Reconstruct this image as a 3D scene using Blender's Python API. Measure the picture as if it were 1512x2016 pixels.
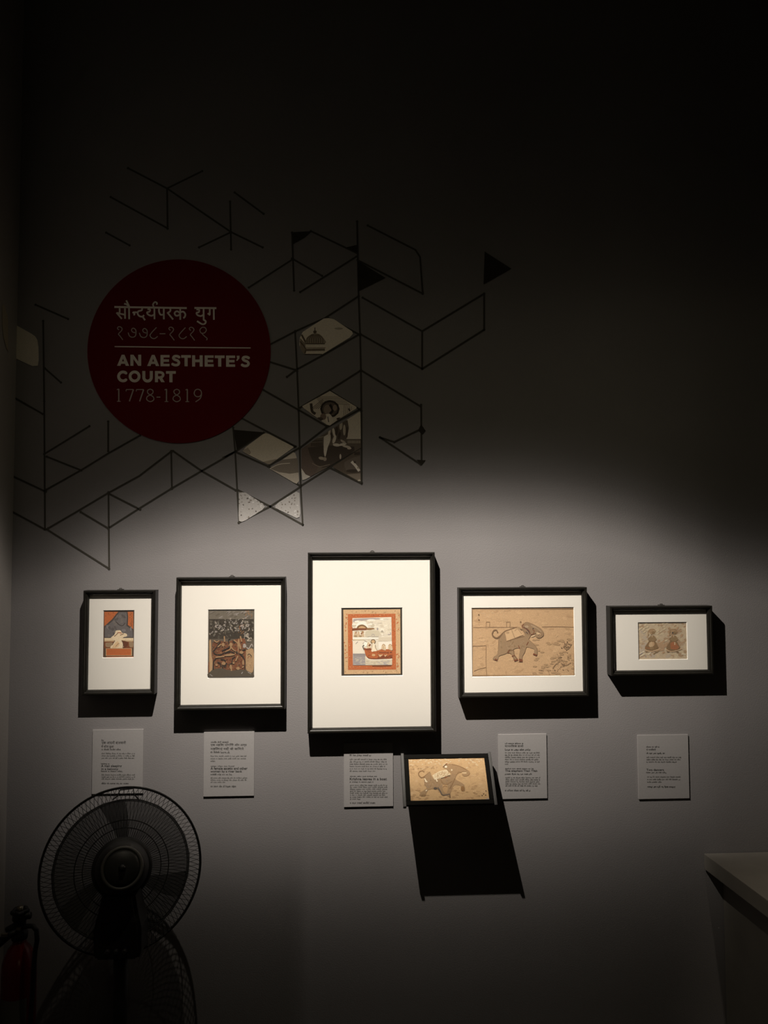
import bpy, bmesh, math, random
from mathutils import Vector, Matrix
for o in list(bpy.data.objects):
    bpy.data.objects.remove(o, do_unlink=True)
S = bpy.context.scene
C = S.collection
PI = math.pi

# ------------------------------------------------------------------ camera
# The exhibition wall is the plane y = 0; the camera stands 2.32 m in front of it.
CAM = Vector((0.0, -2.32, 1.65))
FPX, W0, H0 = 1514.0, 1512.0, 2016.0
YAW, PITCH, ROLL = math.radians(2.84), math.radians(3.0), math.radians(0.2)
fwd = Vector((math.sin(YAW) * math.cos(PITCH), math.cos(YAW) * math.cos(PITCH), math.sin(PITCH)))
rgt0 = Vector((math.cos(YAW), -math.sin(YAW), 0))
up0 = rgt0.cross(fwd)
rgt = rgt0 * math.cos(ROLL) - up0 * math.sin(ROLL)
upv = up0 * math.cos(ROLL) + rgt0 * math.sin(ROLL)
cam_data = bpy.data.cameras.new('camera')
cam = bpy.data.objects.new('camera', cam_data); C.objects.link(cam)
cam.matrix_world = Matrix(((rgt.x, upv.x, -fwd.x, CAM.x), (rgt.y, upv.y, -fwd.y, CAM.y),
                           (rgt.z, upv.z, -fwd.z, CAM.z), (0, 0, 0, 1)))
cam_data.sensor_fit = 'HORIZONTAL'; cam_data.sensor_width = 36
cam_data.lens = 36 * FPX / W0
cam_data.clip_start = 0.02
S.camera = cam

def at(px, py, d=0.0):
    """photo pixel -> point on the plane a distance d in front of the exhibition wall"""
    r = fwd * FPX + rgt * (px - W0 / 2) - upv * (py - H0 / 2)
    t = (-d - CAM.y) / r.y
    return CAM + r * t

# ------------------------------------------------------------------ world, lamp, exposure
wd = bpy.data.worlds.new('gallery_dark'); S.world = wd; wd.use_nodes = True
wd.node_tree.nodes['Background'].inputs[0].default_value = (1, 0.85, 0.6, 1)
wd.node_tree.nodes['Background'].inputs[1].default_value = 0.0
S.view_settings.view_transform = 'Standard'; S.view_settings.look = 'None'
S.view_settings.exposure = 0.0; S.view_settings.gamma = 1.0
S.view_settings.use_curve_mapping = False

LAMP = Vector((-0.228, -0.94, 2.90))
LAMP_POWER = 130.0
# Framing projector: its shutters and lens fix the light by direction. Directions are taken as across = ux / uy, down = -uz / uy.
# illuminance thrown on an upright wall, in lens units (down, across)
UPPER = [(-1.5, 0.0), (0.86, 0.0), (0.95, .010), (1.03, .05), (1.11, .19), (1.19, .50), (1.27, .88), (1.33, 1.0), (5.0, 1.0)]
SPILL = [(-1.5, .0), (0.0, .0012), (0.4, .0040), (0.60, .0078), (0.80, .0100), (0.95, .0110), (1.3, .010), (2.2, .004), (5.0, .001)]   # stray light off the reflector
SPILL_ACROSS = [(-4.0, .2), (-1.2, .28), (-0.7, .42), (-0.3, .75), (0.1, 1.0), (0.9, 1.05), (1.3, .85), (1.7, .5), (4.0, .1)]
LOWER = [(-1.5, .31), (1.35, .31), (1.515, .305), (1.68, .285), (1.84, .24), (2.00, .17), (2.17, .105), (2.33, .052), (2.49, .021), (2.655, .009), (2.82, .005), (5.0, .002)]
ACROSS = [(-4.0, .05), (-2.0, .12), (-1.2, .09), (-0.88, .115), (-0.76, .165), (-0.65, .28), (-0.5, .53), (-0.37, .69), (-0.15, .92), (0.07, 1.0), (0.55, 1.0), (0.74, .93), (1.03, .68), (1.23, .52), (1.39, .40), (1.55, .26), (2.2, .12), (4.0, .05)]
BOW = [(-4.0, .5), (-0.89, .23), (-0.72, .18), (-0.40, .07), (-0.07, .012), (0.33, 0.0), (0.90, .008), (1.07, .03), (1.39, .14), (1.55, .19), (4.0, .5)]

def curve_node(nt, pts, lo, hi):
    n = nt.nodes.new('ShaderNodeFloatCurve')
    c = n.mapping.curves[0]
    n.mapping.use_clip = False
    P = [((x - lo) / (hi - lo), y) for x, y in pts]
    while len(c.points) < len(P):
        c.points.new(0.5, 0.5)
    for p, (x, y) in zip(c.points, P):
        p.location = (x, y); p.handle_type = 'AUTO_CLAMPED'
    n.mapping.update()
    m = nt.nodes.new('ShaderNodeMapRange'); m.inputs[1].default_value = lo; m.inputs[2].default_value = hi
    nt.links.new(m.outputs[0], n.inputs['Value'])
    return m.inputs[0], n.outputs[0]

ld = bpy.data.lights.new('gallery_spotlight', 'POINT')
ld.energy = LAMP_POWER; ld.shadow_soft_size = 0.007; ld.color = (1.0, 1.0, 1.0)
ld.use_nodes = True
nt = ld.node_tree
em = nt.nodes['Emission']
def math_node(op, a, b=None):
    n = nt.nodes.new('ShaderNodeMath'); n.operation = op
    for i, v in enumerate((a, b)):
        if v is None: continue
        if isinstance(v, (int, float)): n.inputs[i].default_value = v
        else: nt.links.new(v, n.inputs[i])
    return n.outputs[0]
def curve_of(v, pts):
    i, o = curve_node(nt, pts, pts[0][0], pts[-1][0]); nt.links.new(v, i); return o
tc = nt.nodes.new('ShaderNodeTexCoord')
nrm = nt.nodes.new('ShaderNodeVectorMath'); nrm.operation = 'NORMALIZE'
sp = nt.nodes.new('ShaderNodeSeparateXYZ')
nt.links.new(tc.outputs['Normal'], nrm.inputs[0]); nt.links.new(nrm.outputs[0], sp.inputs[0])
uy = math_node('MAXIMUM', sp.outputs[1], 0.12)
across = math_node('DIVIDE', sp.outputs[0], uy)
down = math_node('DIVIDE', math_node('MULTIPLY', sp.outputs[2], -1.0), uy)
up_edge = curve_of(math_node('SUBTRACT', down, curve_of(across, BOW)), UPPER)
beam = math_node('MULTIPLY', math_node('MULTIPLY', up_edge, curve_of(down, LOWER)), curve_of(across, ACROSS))
# one shutter blade trims the lower left of the beam
blade_cut = math_node('SUBTRACT', 1.0, math_node('MULTIPLY', curve_of(across, [(-4.0, 1.0), (0.075, 1.0), (0.125, 0.0), (4.0, 0.0)]), curve_of(down, [(-1.5, 0.0), (2.1, 0.0), (2.6, .45), (5.0, .45)])))
beam = math_node('MULTIPLY', beam, blade_cut)
spill = math_node('MULTIPLY', curve_of(down, SPILL), curve_of(across, SPILL_ACROSS))
E = math_node('ADD', beam, spill)
tint = nt.nodes.new('ShaderNodeMix'); tint.data_type = 'RGBA'
nt.links.new(math_node('DIVIDE', spill, math_node('MAXIMUM', E, 1e-5)), tint.inputs['Factor'])
tint.inputs['A'].default_value = (1.0, .915, .81, 1); tint.inputs['B'].default_value = (1.0, .88, .60, 1)
nt.links.new(tint.outputs['Result'], em.inputs['Color'])
r2 = math_node('ADD', math_node('ADD', math_node('MULTIPLY', across, across), math_node('MULTIPLY', down, down)), 1.0)
cand = math_node('MULTIPLY', E, math_node('MINIMUM', math_node('POWER', r2, 1.5), 60.0))
housing = curve_of(sp.outputs[1], [(-0.3, 0.0), (0.05, 0.0), (0.2, 1.0), (1.0, 1.0)])
nt.links.new(math_node('MULTIPLY', cand, housing), em.inputs['Strength'])
lo = bpy.data.objects.new('gallery_spotlight', ld); C.objects.link(lo); lo.location = LAMP

# unseen fill light added behind the camera to lift the frame shadows
def fill_light(name, loc, power, size, color):
    d = bpy.data.lights.new(name, 'POINT'); d.energy = power; d.shadow_soft_size = size; d.color = color
    o = bpy.data.objects.new(name, d); C.objects.link(o); o.location = loc
fill_light('shadow_fill', (0.4, -3.2, 1.25), 0.9, 0.12, (1, .84, .52))

def spot(name, loc, target, power, angle, blend, color):
    d = bpy.data.lights.new(name, 'SPOT'); d.energy = power; d.spot_size = angle; d.spot_blend = blend; d.shadow_soft_size = .03; d.color = color
    o = bpy.data.objects.new(name, d); C.objects.link(o); o.location = loc
    o.rotation_euler = (Vector(target) - Vector(loc)).to_track_quat('-Z', 'Y').to_euler()
spot('plinth_spotlight', (0.85, -1.15, 3.2), (1.36, -0.36, 0.74), 40.0, math.radians(21), 1.0, (1, .86, .68))

# ------------------------------------------------------------------ materials
def new_mat(name):
    m = bpy.data.materials.new(name); m.use_nodes = True
    return m, m.node_tree, m.node_tree.nodes['Principled BSDF']

def mat(name, col, rough=0.6, metal=0.0, var=0.0, scale=40.0, bump=0.0, bscale=200.0, spec=0.5):
    m, nt, b = new_mat(name)
    b.inputs['Base Color'].default_value = (*col, 1); b.inputs['Roughness'].default_value = rough
    b.inputs['Metallic'].default_value = metal; b.inputs['Specular IOR Level'].default_value = spec
    tc = nt.nodes.new('ShaderNodeTexCoord')
    if var:
        nz = nt.nodes.new('ShaderNodeTexNoise'); nz.inputs['Scale'].default_value = scale; nz.inputs['Detail'].default_value = 6
        mp = nt.nodes.new('ShaderNodeMapRange'); mp.inputs[1].default_value = .3; mp.inputs[2].default_value = .7
        mp.inputs[3].default_value = 1 - var; mp.inputs[4].default_value = 1 + var
        mx = nt.nodes.new('ShaderNodeVectorMath'); mx.operation = 'SCALE'; mx.inputs[0].default_value = col
        nt.links.new(tc.outputs['Object'], nz.inputs['Vector']); nt.links.new(nz.outputs[0], mp.inputs[0])
        nt.links.new(mp.outputs[0], mx.inputs['Scale']); nt.links.new(mx.outputs[0], b.inputs['Base Color'])
    if bump:
        n2 = nt.nodes.new('ShaderNodeTexNoise'); n2.inputs['Scale'].default_value = bscale; n2.inputs['Detail'].default_value = 4
        bp = nt.nodes.new('ShaderNodeBump'); bp.inputs['Strength'].default_value = bump; bp.inputs['Distance'].default_value = 0.002
        nt.links.new(tc.outputs['Object'], n2.inputs['Vector']); nt.links.new(n2.outputs[0], bp.inputs['Height'])
        nt.links.new(bp.outputs[0], b.inputs['Normal'])
    return m

def glaze_mat(name, tint, op, rough=0.1):
    m = bpy.data.materials.new(name); m.use_nodes = True; nt = m.node_tree; nt.nodes.clear()
    out = nt.nodes.new('ShaderNodeOutputMaterial'); mix = nt.nodes.new('ShaderNodeMixShader')
    tr = nt.nodes.new('ShaderNodeBsdfTransparent'); pb = nt.nodes.new('ShaderNodeBsdfPrincipled')
    pb.inputs['Base Color'].default_value = (*tint, 1); pb.inputs['Roughness'].default_value = rough
    mix.inputs[0].default_value = op
    nt.links.new(tr.outputs[0], mix.inputs[1]); nt.links.new(pb.outputs[0], mix.inputs[2]); nt.links.new(mix.outputs[0], out.inputs[0])
    return m

def print_mat(name, rough=0.75, var=0.20, scale=800.0):
    """flat print: per-face ink colours with a little paper mottling"""
    m, nt, b = new_mat(name)
    at_ = nt.nodes.new('ShaderNodeAttribute'); at_.attribute_name = 'ink'
    tc = nt.nodes.new('ShaderNodeTexCoord'); nz = nt.nodes.new('ShaderNodeTexNoise')
    nz.inputs['Scale'].default_value = scale; nz.inputs['Detail'].default_value = 3
    mp = nt.nodes.new('ShaderNodeMapRange'); mp.inputs[1].default_value = .3; mp.inputs[2].default_value = .7
    mp.inputs[3].default_value = 1 - var; mp.inputs[4].default_value = 1 + var
    mx = nt.nodes.new('ShaderNodeVectorMath'); mx.operation = 'SCALE'
    nt.links.new(tc.outputs['Object'], nz.inputs['Vector']); nt.links.new(nz.outputs[0], mp.inputs[0])
    nt.links.new(at_.outputs['Color'], mx.inputs[0]); nt.links.new(mp.outputs[0], mx.inputs['Scale'])
    nt.links.new(mx.outputs[0], b.inputs['Base Color'])
    b.inputs['Roughness'].default_value = rough; b.inputs['Specular IOR Level'].default_value = 0.2
    return m

M = {
    'wall': mat('wall_paint', (.250, .238, .240), .85, var=.05, scale=3.0, bump=.25, bscale=260, spec=.15),
    'wall_left': mat('wall_paint_left', (.44, .41, .39), .85, var=.05, scale=4.0, bump=.2, bscale=200, spec=.2),
    'dark_room': mat('dark_paint', (.045, .042, .038), .9, var=.1, scale=2.0),
    'floor': mat('floor_stone', (.05, .047, .043), .7, var=.15, scale=5.0),
    'frame': mat('black_lacquer', (.0095, .0085, .0065), .36, var=.2, scale=60, bump=.05, spec=.4),
    'mat': mat('mat_board', (.86, .825, .76), .9, var=.03, scale=300, bump=.05, bscale=1500, spec=.1),
    'bevel': mat('mat_bevel', (.88, .86, .80), .9, spec=.1),
    'backing': mat('backing_board', (.05, .04, .03), .9),
    'hook': mat('hook_metal', (.06, .055, .05), .5, .6),
    'glazing': glaze_mat('glazing', (.6, .6, .6), .015, .03),
    'print': print_mat('painted_paper'),
    'label': mat('label_board', (.355, .340, .338), .85, var=.03, scale=200, spec=.15),
    'label_edge': mat('label_edge', (.40, .385, .38), .85),
    'ink': mat('label_ink', (.035, .033, .03), .9),
    'ink_grey': mat('label_ink_grey', (.13, .125, .118), .9),
    'ink_mid': mat('label_ink_mid', (.075, .072, .068), .9),
    'line': mat('vinyl_line', (.060, .055, .045), .8, spec=.15),
    'node_dark': mat('vinyl_dark', (.035, .030, .022), .8, spec=.15),
    'red': mat('vinyl_red', (.13, .0018, .0035), .75, var=.05, scale=8, spec=.12),
    'white': mat('vinyl_white', (.84, .78, .70), .8, spec=.2),
    'white_thin': mat('vinyl_white_dull', (.55, .50, .44), .8, spec=.2),
    'fan': mat('fan_plastic', (.022, .021, .020), .5, var=.1, scale=30),
    'fan_dark': mat('fan_body', (.006, .0058, .0055), .55),
    'wire': mat('fan_wire', (.016, .015, .014), .5, .3),
    'fan_ring': mat('fan_ring_grey', (.10, .095, .088), .45),
    'blade': glaze_mat('fan_blade_smoke', (.035, .035, .035), .72, .35),
    'ext_red': mat('extinguisher_red', (.15, .004, .005), .25),
    'ext_black': mat('extinguisher_rubber', (.007, .007, .007), .5),
    'brass': mat('extinguisher_metal', (.25, .22, .17), .35, .9),
    'label_paper': mat('extinguisher_label', (.14, .13, .11), .7),
    'plinth': mat('plinth_paint', (.21, .195, .175), .8, var=.06, scale=12, spec=.2),
    'panel': mat('panel_black', (.006, .0055, .0045), .8, spec=.1),
    'rail': mat('bracket_grey', (.055, .053, .050), .55, .0, var=.1, scale=80),
}

# ------------------------------------------------------------------ object helpers
def link(name, me, m=None, parent=None):
    o = bpy.data.objects.new(name, me); C.objects.link(o)
    if m is not None:
        me.materials.append(m)
    if parent is not None:
        o.parent = parent
    return o

def obj(name, bm, m, parent=None, loc=None, smooth=False):
    bmesh.ops.recalc_face_normals(bm, faces=bm.faces)
    me = bpy.data.meshes.new(name); bm.to_mesh(me); bm.free()
    if smooth:
        for p in me.polygons: p.use_smooth = True
    o = link(name, me, m, parent)
    if loc is not None: o.location = loc
    return o

def tag(o, label=None, cat=None, group=None, kind=None):
    if label: o['label'] = label
    if cat: o['category'] = cat
    if group: o['group'] = group
    if kind: o['kind'] = kind
    return o

def thing(name, loc, label, cat, group=None, rot=(0, 0, 0)):
    o = bpy.data.objects.new(name, None); C.objects.link(o)
    o.location = loc; o.rotation_euler = rot; o.empty_display_size = .05
    return tag(o, label, cat, group)

def box(bm, x0, x1, y0, y1, z0, z1, bev=0.0):
    r = bmesh.ops.create_cube(bm, size=1)
    vs = r['verts']
    for v in vs:
        v.co = Vector(((x0 + x1) / 2 + v.co.x * (x1 - x0), (y0 + y1) / 2 + v.co.y * (y1 - y0), (z0 + z1) / 2 + v.co.z * (z1 - z0)))
    if bev:
        es = list({e for v in vs for e in v.link_edges})
        bmesh.ops.bevel(bm, geom=es, offset=bev, segments=2, affect='EDGES', profile=.6)
    return vs

def tube(bm, pts, r, n=8, closed=False, caps=True):
    pts = [Vector(p) for p in pts]; rings = []; N = len(pts)
    up = None
    for i, p in enumerate(pts):
        a = pts[(i - 1) % N] if (closed or i > 0) else p
        b = pts[(i + 1) % N] if (closed or i < N - 1) else p
        t = (b - a).normalized()
        if up is None:
            up = t.orthogonal().normalized()
        up = (up - t * up.dot(t)).normalized()
        s = t.cross(up)
        rr = r[i] if isinstance(r, (list, tuple)) else r
        rings.append([bm.verts.new(p + up * (rr * math.cos(2 * PI * k / n)) + s * (rr * math.sin(2 * PI * k / n))) for k in range(n)])
    for i in range(N if closed else N - 1):
        A, B = rings[i], rings[(i + 1) % N]
        for k in range(n):
            bm.faces.new((A[k], A[(k + 1) % n], B[(k + 1) % n], B[k]))
    if not closed and caps:
        bm.faces.new(rings[0][::-1]); bm.faces.new(rings[-1])

def lathe(bm, prof, n=32, mtx=None, cap=True):
    """prof: list of (radius, height), turned about z"""
    rings = []
    for r, z in prof:
        rings.append([bm.verts.new((mtx or Matrix()) @ Vector((r * math.cos(2 * PI * k / n), r * math.sin(2 * PI * k / n), z))) for k in range(n)])
    for A, B in zip(rings, rings[1:]):
        for k in range(n):
            bm.faces.new((A[k], A[(k + 1) % n], B[(k + 1) % n], B[k]))
    if cap:
        bm.faces.new(rings[0][::-1]); bm.faces.new(rings[-1])

def smooth_line(pts, sub=5):
    if len(pts) < 3: return [tuple(p) for p in pts]
    P = [Vector((*p, 0)) if len(p) == 2 else Vector(p) for p in pts]
    P = [P[0] * 2 - P[1]] + P + [P[-1] * 2 - P[-2]]
    out = []
    for i in range(1, len(P) - 2):
        for k in range(sub):
            t = k / sub
            a, b, c, d = P[i - 1], P[i], P[i + 1], P[i + 2]
            q = .5 * ((2 * b) + (c - a) * t + (2 * a - 5 * b + 4 * c - d) * t * t + (3 * b - a - 3 * c + d) * t ** 3)
            out.append((q.x, q.y))
    out.append((P[-2].x, P[-2].y))
    return out

def ribbon_polys(pts, w, w2=None):
    """2-D stroke -> quads and round joints"""
    out = []
    n = len(pts)
    for i, (a, b) in enumerate(zip(pts, pts[1:])):
        dx, dy = b[0] - a[0], b[1] - a[1]
        L = math.hypot(dx, dy)
        if L < 1e-6: continue
        wa = w if w2 is None else w + (w2 - w) * i / max(1, n - 1)
        ox, oy = -dy / L * wa / 2, dx / L * wa / 2
        out.append([(a[0] + ox, a[1] + oy), (b[0] + ox, b[1] + oy), (b[0] - ox, b[1] - oy), (a[0] - ox, a[1] - oy)])
        if 0 < i:
            out.append([(a[0] + wa / 2 * math.cos(k * PI / 3), a[1] + wa / 2 * math.sin(k * PI / 3)) for k in range(6)])
    return out

def srgb(c):
    return tuple(((v / 255) / 12.92 if v / 255 <= .04045 else ((v / 255 + .055) / 1.055) ** 2.4) for v in c)

class Print:
    """a flat print: coloured polygons given in picture units, laid one over another"""
    def __init__(self, unit, gain=1.0):
        self.P = []; self.u = unit; self.g = gain if isinstance(gain, tuple) else (gain,) * 3
    def poly(self, col, pts, smooth=0):
        if smooth:
            q = smooth_line(list(pts) + [pts[0]], smooth)[:-1]
        else:
            q = pts
        self.P.append((col, [self.u(*p) for p in q]))
    def line(self, col, pts, w, w2=None, smooth=4):
        for q in ribbon_polys(smooth_line(pts, smooth) if smooth else pts, w, w2):
            self.P.append((col, [self.u(*p) for p in q]))
    def rect(self, col, x0, y0, x1, y1):
        self.poly(col, [(x0, y0), (x1, y0), (x1, y1), (x0, y1)])
    def ell(self, col, cx, cy, rx, ry, n=14, a=0):
        self.poly(col, [(cx + rx * math.cos(2 * PI * k / n) * math.cos(a) - ry * math.sin(2 * PI * k / n) * math.sin(a),
                         cy + rx * math.cos(2 * PI * k / n) * math.sin(a) + ry * math.sin(2 * PI * k / n) * math.cos(a)) for k in range(n)])
    def build(self, name, parent, m, y=0.0, step=2e-6):
        verts, faces, cols = [], [], []
        for i, (c, q) in enumerate(self.P):
            s = len(verts)
            a = sum(q[k][0] * q[(k + 1) % len(q)][1] - q[(k + 1) % len(q)][0] * q[k][1] for k in range(len(q)))
            if a < 0: q = q[::-1]
            verts += [(p[0], y - i * step, p[1]) for p in q]
            faces.append(list(range(s, s + len(q)))); cols.append(c)
        me = bpy.data.meshes.new(name); me.from_pydata(verts, [], faces)
        at_ = me.attributes.new('ink', 'FLOAT_COLOR', 'FACE')
        for i, c in enumerate(cols):
            l = srgb(c); at_.data[i].color = (l[0] * self.g[0], l[1] * self.g[1], l[2] * self.g[2], 1)
        return link(name, me, m, parent)

def flat(name, polys, m, parent, origin, d, thick=0.0):
    """2-D polygons in photo pixels laid on the wall, d in front of it"""
    bm = bmesh.new()
    for i, q in enumerate(polys):
        vs = [bm.verts.new(at(px, py, d + (i % 60) * 4e-6) - origin) for px, py in q]
        try: bm.faces.new(vs)
        except ValueError: pass
    if thick:
        r = bmesh.ops.extrude_face_region(bm, geom=list(bm.faces))
        bmesh.ops.translate(bm, vec=(0, thick, 0), verts=[v for v in r['geom'] if isinstance(v, bmesh.types.BMVert)])
    me = bpy.data.meshes.new(name)
    bmesh.ops.recalc_face_normals(bm, faces=bm.faces)
    if not thick:
        for f in bm.faces:
            if f.normal.y > 0: f.normal_flip()
    bm.to_mesh(me); bm.free()
    return link(name, me, m, parent)

def text_mesh(s, bold=0.0):
    cu = bpy.data.curves.new('t', 'FONT'); cu.body = s; cu.size = 1; cu.offset = bold; cu.resolution_u = 3
    o = bpy.data.objects.new('t', cu); C.objects.link(o)
    dg = bpy.context.evaluated_depsgraph_get(); dg.update()
    me = bpy.data.meshes.new_from_object(o.evaluated_get(dg))
    bpy.data.objects.remove(o); bpy.data.curves.remove(cu)
    return me

def text_on_wall(name, s, x0, y0, x1, y1, m, parent, origin, d, bold=0.0, y1r=None):
    """lettering stretched to the photo box; the far corner may drop by y1r"""
    me = text_mesh(s, bold)
    xs = [v.co.x for v in me.vertices]; ys = [v.co.y for v in me.vertices]
    if not xs: return None
    lx, hx, ly, hy = min(xs), max(xs), min(ys), max(ys)
    sl = 0 if y1r is None else y1r
    for v in me.vertices:
        u = (v.co.x - lx) / (hx - lx); w = (v.co.y - ly) / (hy - ly)
        v.co = at(x0 + (x1 - x0) * u, y1 + (y0 - y1) * w + sl * u, d) - origin
    me.name = name
    me.materials.clear()
    return link(name, me, m, parent)

# ------------------------------------------------------------------ room shell
XL = at(15, 1500).x; XR, YB, ZC, WT = 2.9, -4.6, 4.1, 0.12
def shell(name, a, b, m, bevel=0):
    bm = bmesh.new(); box(bm, a[0], b[0], a[1], b[1], a[2], b[2])
    return tag(obj(name, bm, m), kind='structure')
shell('wall_back', (XL - WT, 0, -0.0), (XR + WT, WT, ZC), M['wall'])
shell('wall_left', (XL - WT, YB, 0), (XL, 0, ZC), M['wall_left'])
shell('wall_right', (XR, YB, 0), (XR + WT, 0, ZC), M['dark_room'])
shell('wall_front', (XL - WT, YB - WT, 0), (XR + WT, YB, ZC), M['dark_room'])
shell('floor', (XL - WT, YB - WT, -0.1), (XR + WT, WT, 0), M['floor'])
shell('ceiling', (XL - WT, YB - WT, ZC), (XR + WT, WT, ZC + .1), M['dark_room'])

# ------------------------------------------------------------------ framed pictures
RAIL = [(0, 0.002), (0, .037), (.0012, .0395), (.0035, .040), (.0062, .0395), (.0074, .0368), (.0086, .0360), (.0108, .0352), (.0135, .0312), (.0142, .0275), (.0142, .002)]
FD = .040
def frame_rails(w, h, parent):
    cs = [(-w / 2, h / 2, 1, -1), (w / 2, h / 2, -1, -1), (w / 2, -h / 2, -1, 1), (-w / 2, -h / 2, 1, 1)]
    for i in range(4):
        bm = bmesh.new()
        A, B = cs[i], cs[(i + 1) % 4]
        ra = [bm.verts.new((A[0] + A[2] * u, -d, A[1] + A[3] * u)) for u, d in RAIL]
        rb = [bm.verts.new((B[0] + B[2] * u, -d, B[1] + B[3] * u)) for u, d in RAIL]
        n = len(RAIL)
        for k in range(n):
            bm.faces.new((ra[k], ra[(k + 1) % n], rb[(k + 1) % n], rb[k]))
        bm.faces.new(ra); bm.faces.new(rb[::-1])
        obj('frame_rail', bm, M['frame'], parent)

def picture_frame(outer, win, label, paint, hook=None):
    """outer, win: photo boxes (x0, y0, x1, y1) of the moulding's face and of the mat's window"""
    a, b = at(outer[0], outer[1], FD), at(outer[2], outer[3], FD)
    w, h = b.x - a.x, a.z - b.z
    c = Vector(((a.x + b.x) / 2, 0, (a.z + b.z) / 2))
    t = thing('framed_painting', c - Vector((0, 0, h / 2)), label, 'framed painting', 'framed paintings on the wall')
    sub = Vector((0, 0, h / 2))
    frame_rails(w, h, t)
    for ch in t.children: ch.location = sub
    bm = bmesh.new(); box(bm, -w / 2 + .006, w / 2 - .006, -.022, -.004, -h / 2 + .006, h / 2 - .006)
    obj('backing_board', bm, M['backing'], t, sub)
    # mat board with its bevelled window
    MD = .0268
    p, q = at(win[0], win[1], MD) - c, at(win[2], win[3], MD) - c
    x0, x1, z0, z1 = p.x, q.x, q.z, p.z
    W, H = w / 2 - .0138, h / 2 - .0138
    bm = bmesh.new()
    O = [bm.verts.new((x, -MD, z)) for x, z in ((-W, -H), (W, -H), (W, H), (-W, H))]
    I = [bm.verts.new((x, -MD, z)) for x, z in ((x0, z0), (x1, z0), (x1, z1), (x0, z1))]
    Bk = [bm.verts.new((x, -MD + .003, z)) for x, z in ((-W, -H), (W, -H), (W, H), (-W, H))]
    for k in range(4):
        bm.faces.new((O[k], O[(k + 1) % 4], I[(k + 1) % 4], I[k]))
        bm.faces.new((O[(k + 1) % 4], O[k], Bk[k], Bk[(k + 1) % 4]))
    me = bpy.data.meshes.new('mat_board'); bm.to_mesh(me); bm.free()
    for pl in me.polygons: pass
    o = link('mat_board', me, M['mat'], t); o.location = sub
    e, dp = .0013, .0022
    bm = bmesh.new()
    I = [bm.verts.new((x, -MD, z)) for x, z in ((x0, z0), (x1, z0), (x1, z1), (x0, z1))]
    J = [bm.verts.new((x, -MD + dp, z)) for x, z in ((x0 + e, z0 + e), (x1 - e, z0 + e), (x1 - e, z1 - e), (x0 + e, z1 - e))]
    for k in range(4):
        bm.faces.new((I[k], I[(k + 1) % 4], J[(k + 1) % 4], J[k]))
    o = obj('mat_bevel', bm, M['bevel'], t, sub)
    # the painting behind the window
    def unit(px, py):
        v = at(px, py, MD - dp) - c
        return (v.x, v.z)
    pr = Print(unit)
    paint(pr, win)
    o = pr.build('painting', t, M['print'], y=-(MD - dp) + .0004); o.location = sub
    bm = bmesh.new(); box(bm, -w / 2 + .012, w / 2 - .012, -.0298, -.0290, -h / 2 + .012, h / 2 - .012)
    obj('glazing', bm, M['glazing'], t, sub)
    if hook:
        hx = at(hook, outer[1], .02).x - c.x
        bm = bmesh.new()
        box(bm, hx - .007, hx + .007, -.022, -.001, h / 2 - .001, h / 2 + .0022, .0006)
        tube(bm, [(hx - .004, -.012, h / 2 + .002), (hx - .003, -.012, h / 2 + .0045), (hx + .003, -.012, h / 2 + .0045), (hx + .004, -.012, h / 2 + .002)], .0012, 6)
        obj('hanging_hook', bm, M['hook'], t, sub)
    return t

def G(pr, ox, oy, s):
    """a view on a print that takes coordinates of an enlarged detail"""
    class V: pass
    v = V()
    f = lambda p: (ox + p[0] / s, oy + p[1] / s)
    v.poly = lambda col, pts, smooth=0: pr.poly(col, [f(p) for p in pts], smooth)
    v.line = lambda col, pts, w, w2=None, smooth=4: pr.line(col, [f(p) for p in pts], w / s, None if w2 is None else w2 / s, smooth)
    v.rect = lambda col, x0, y0, x1, y1: pr.poly(col, [f((x0, y0)), f((x1, y0)), f((x1, y1)), f((x0, y1))])
    v.ell = lambda col, cx, cy, rx, ry, n=14, a=0: pr.ell(col, *f((cx, cy)), rx / s, ry / s, n, a)
    return v

def pad(win, m=2):
    return (win[0] - m, win[1] - m, win[2] + m, win[3] + m)

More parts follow.
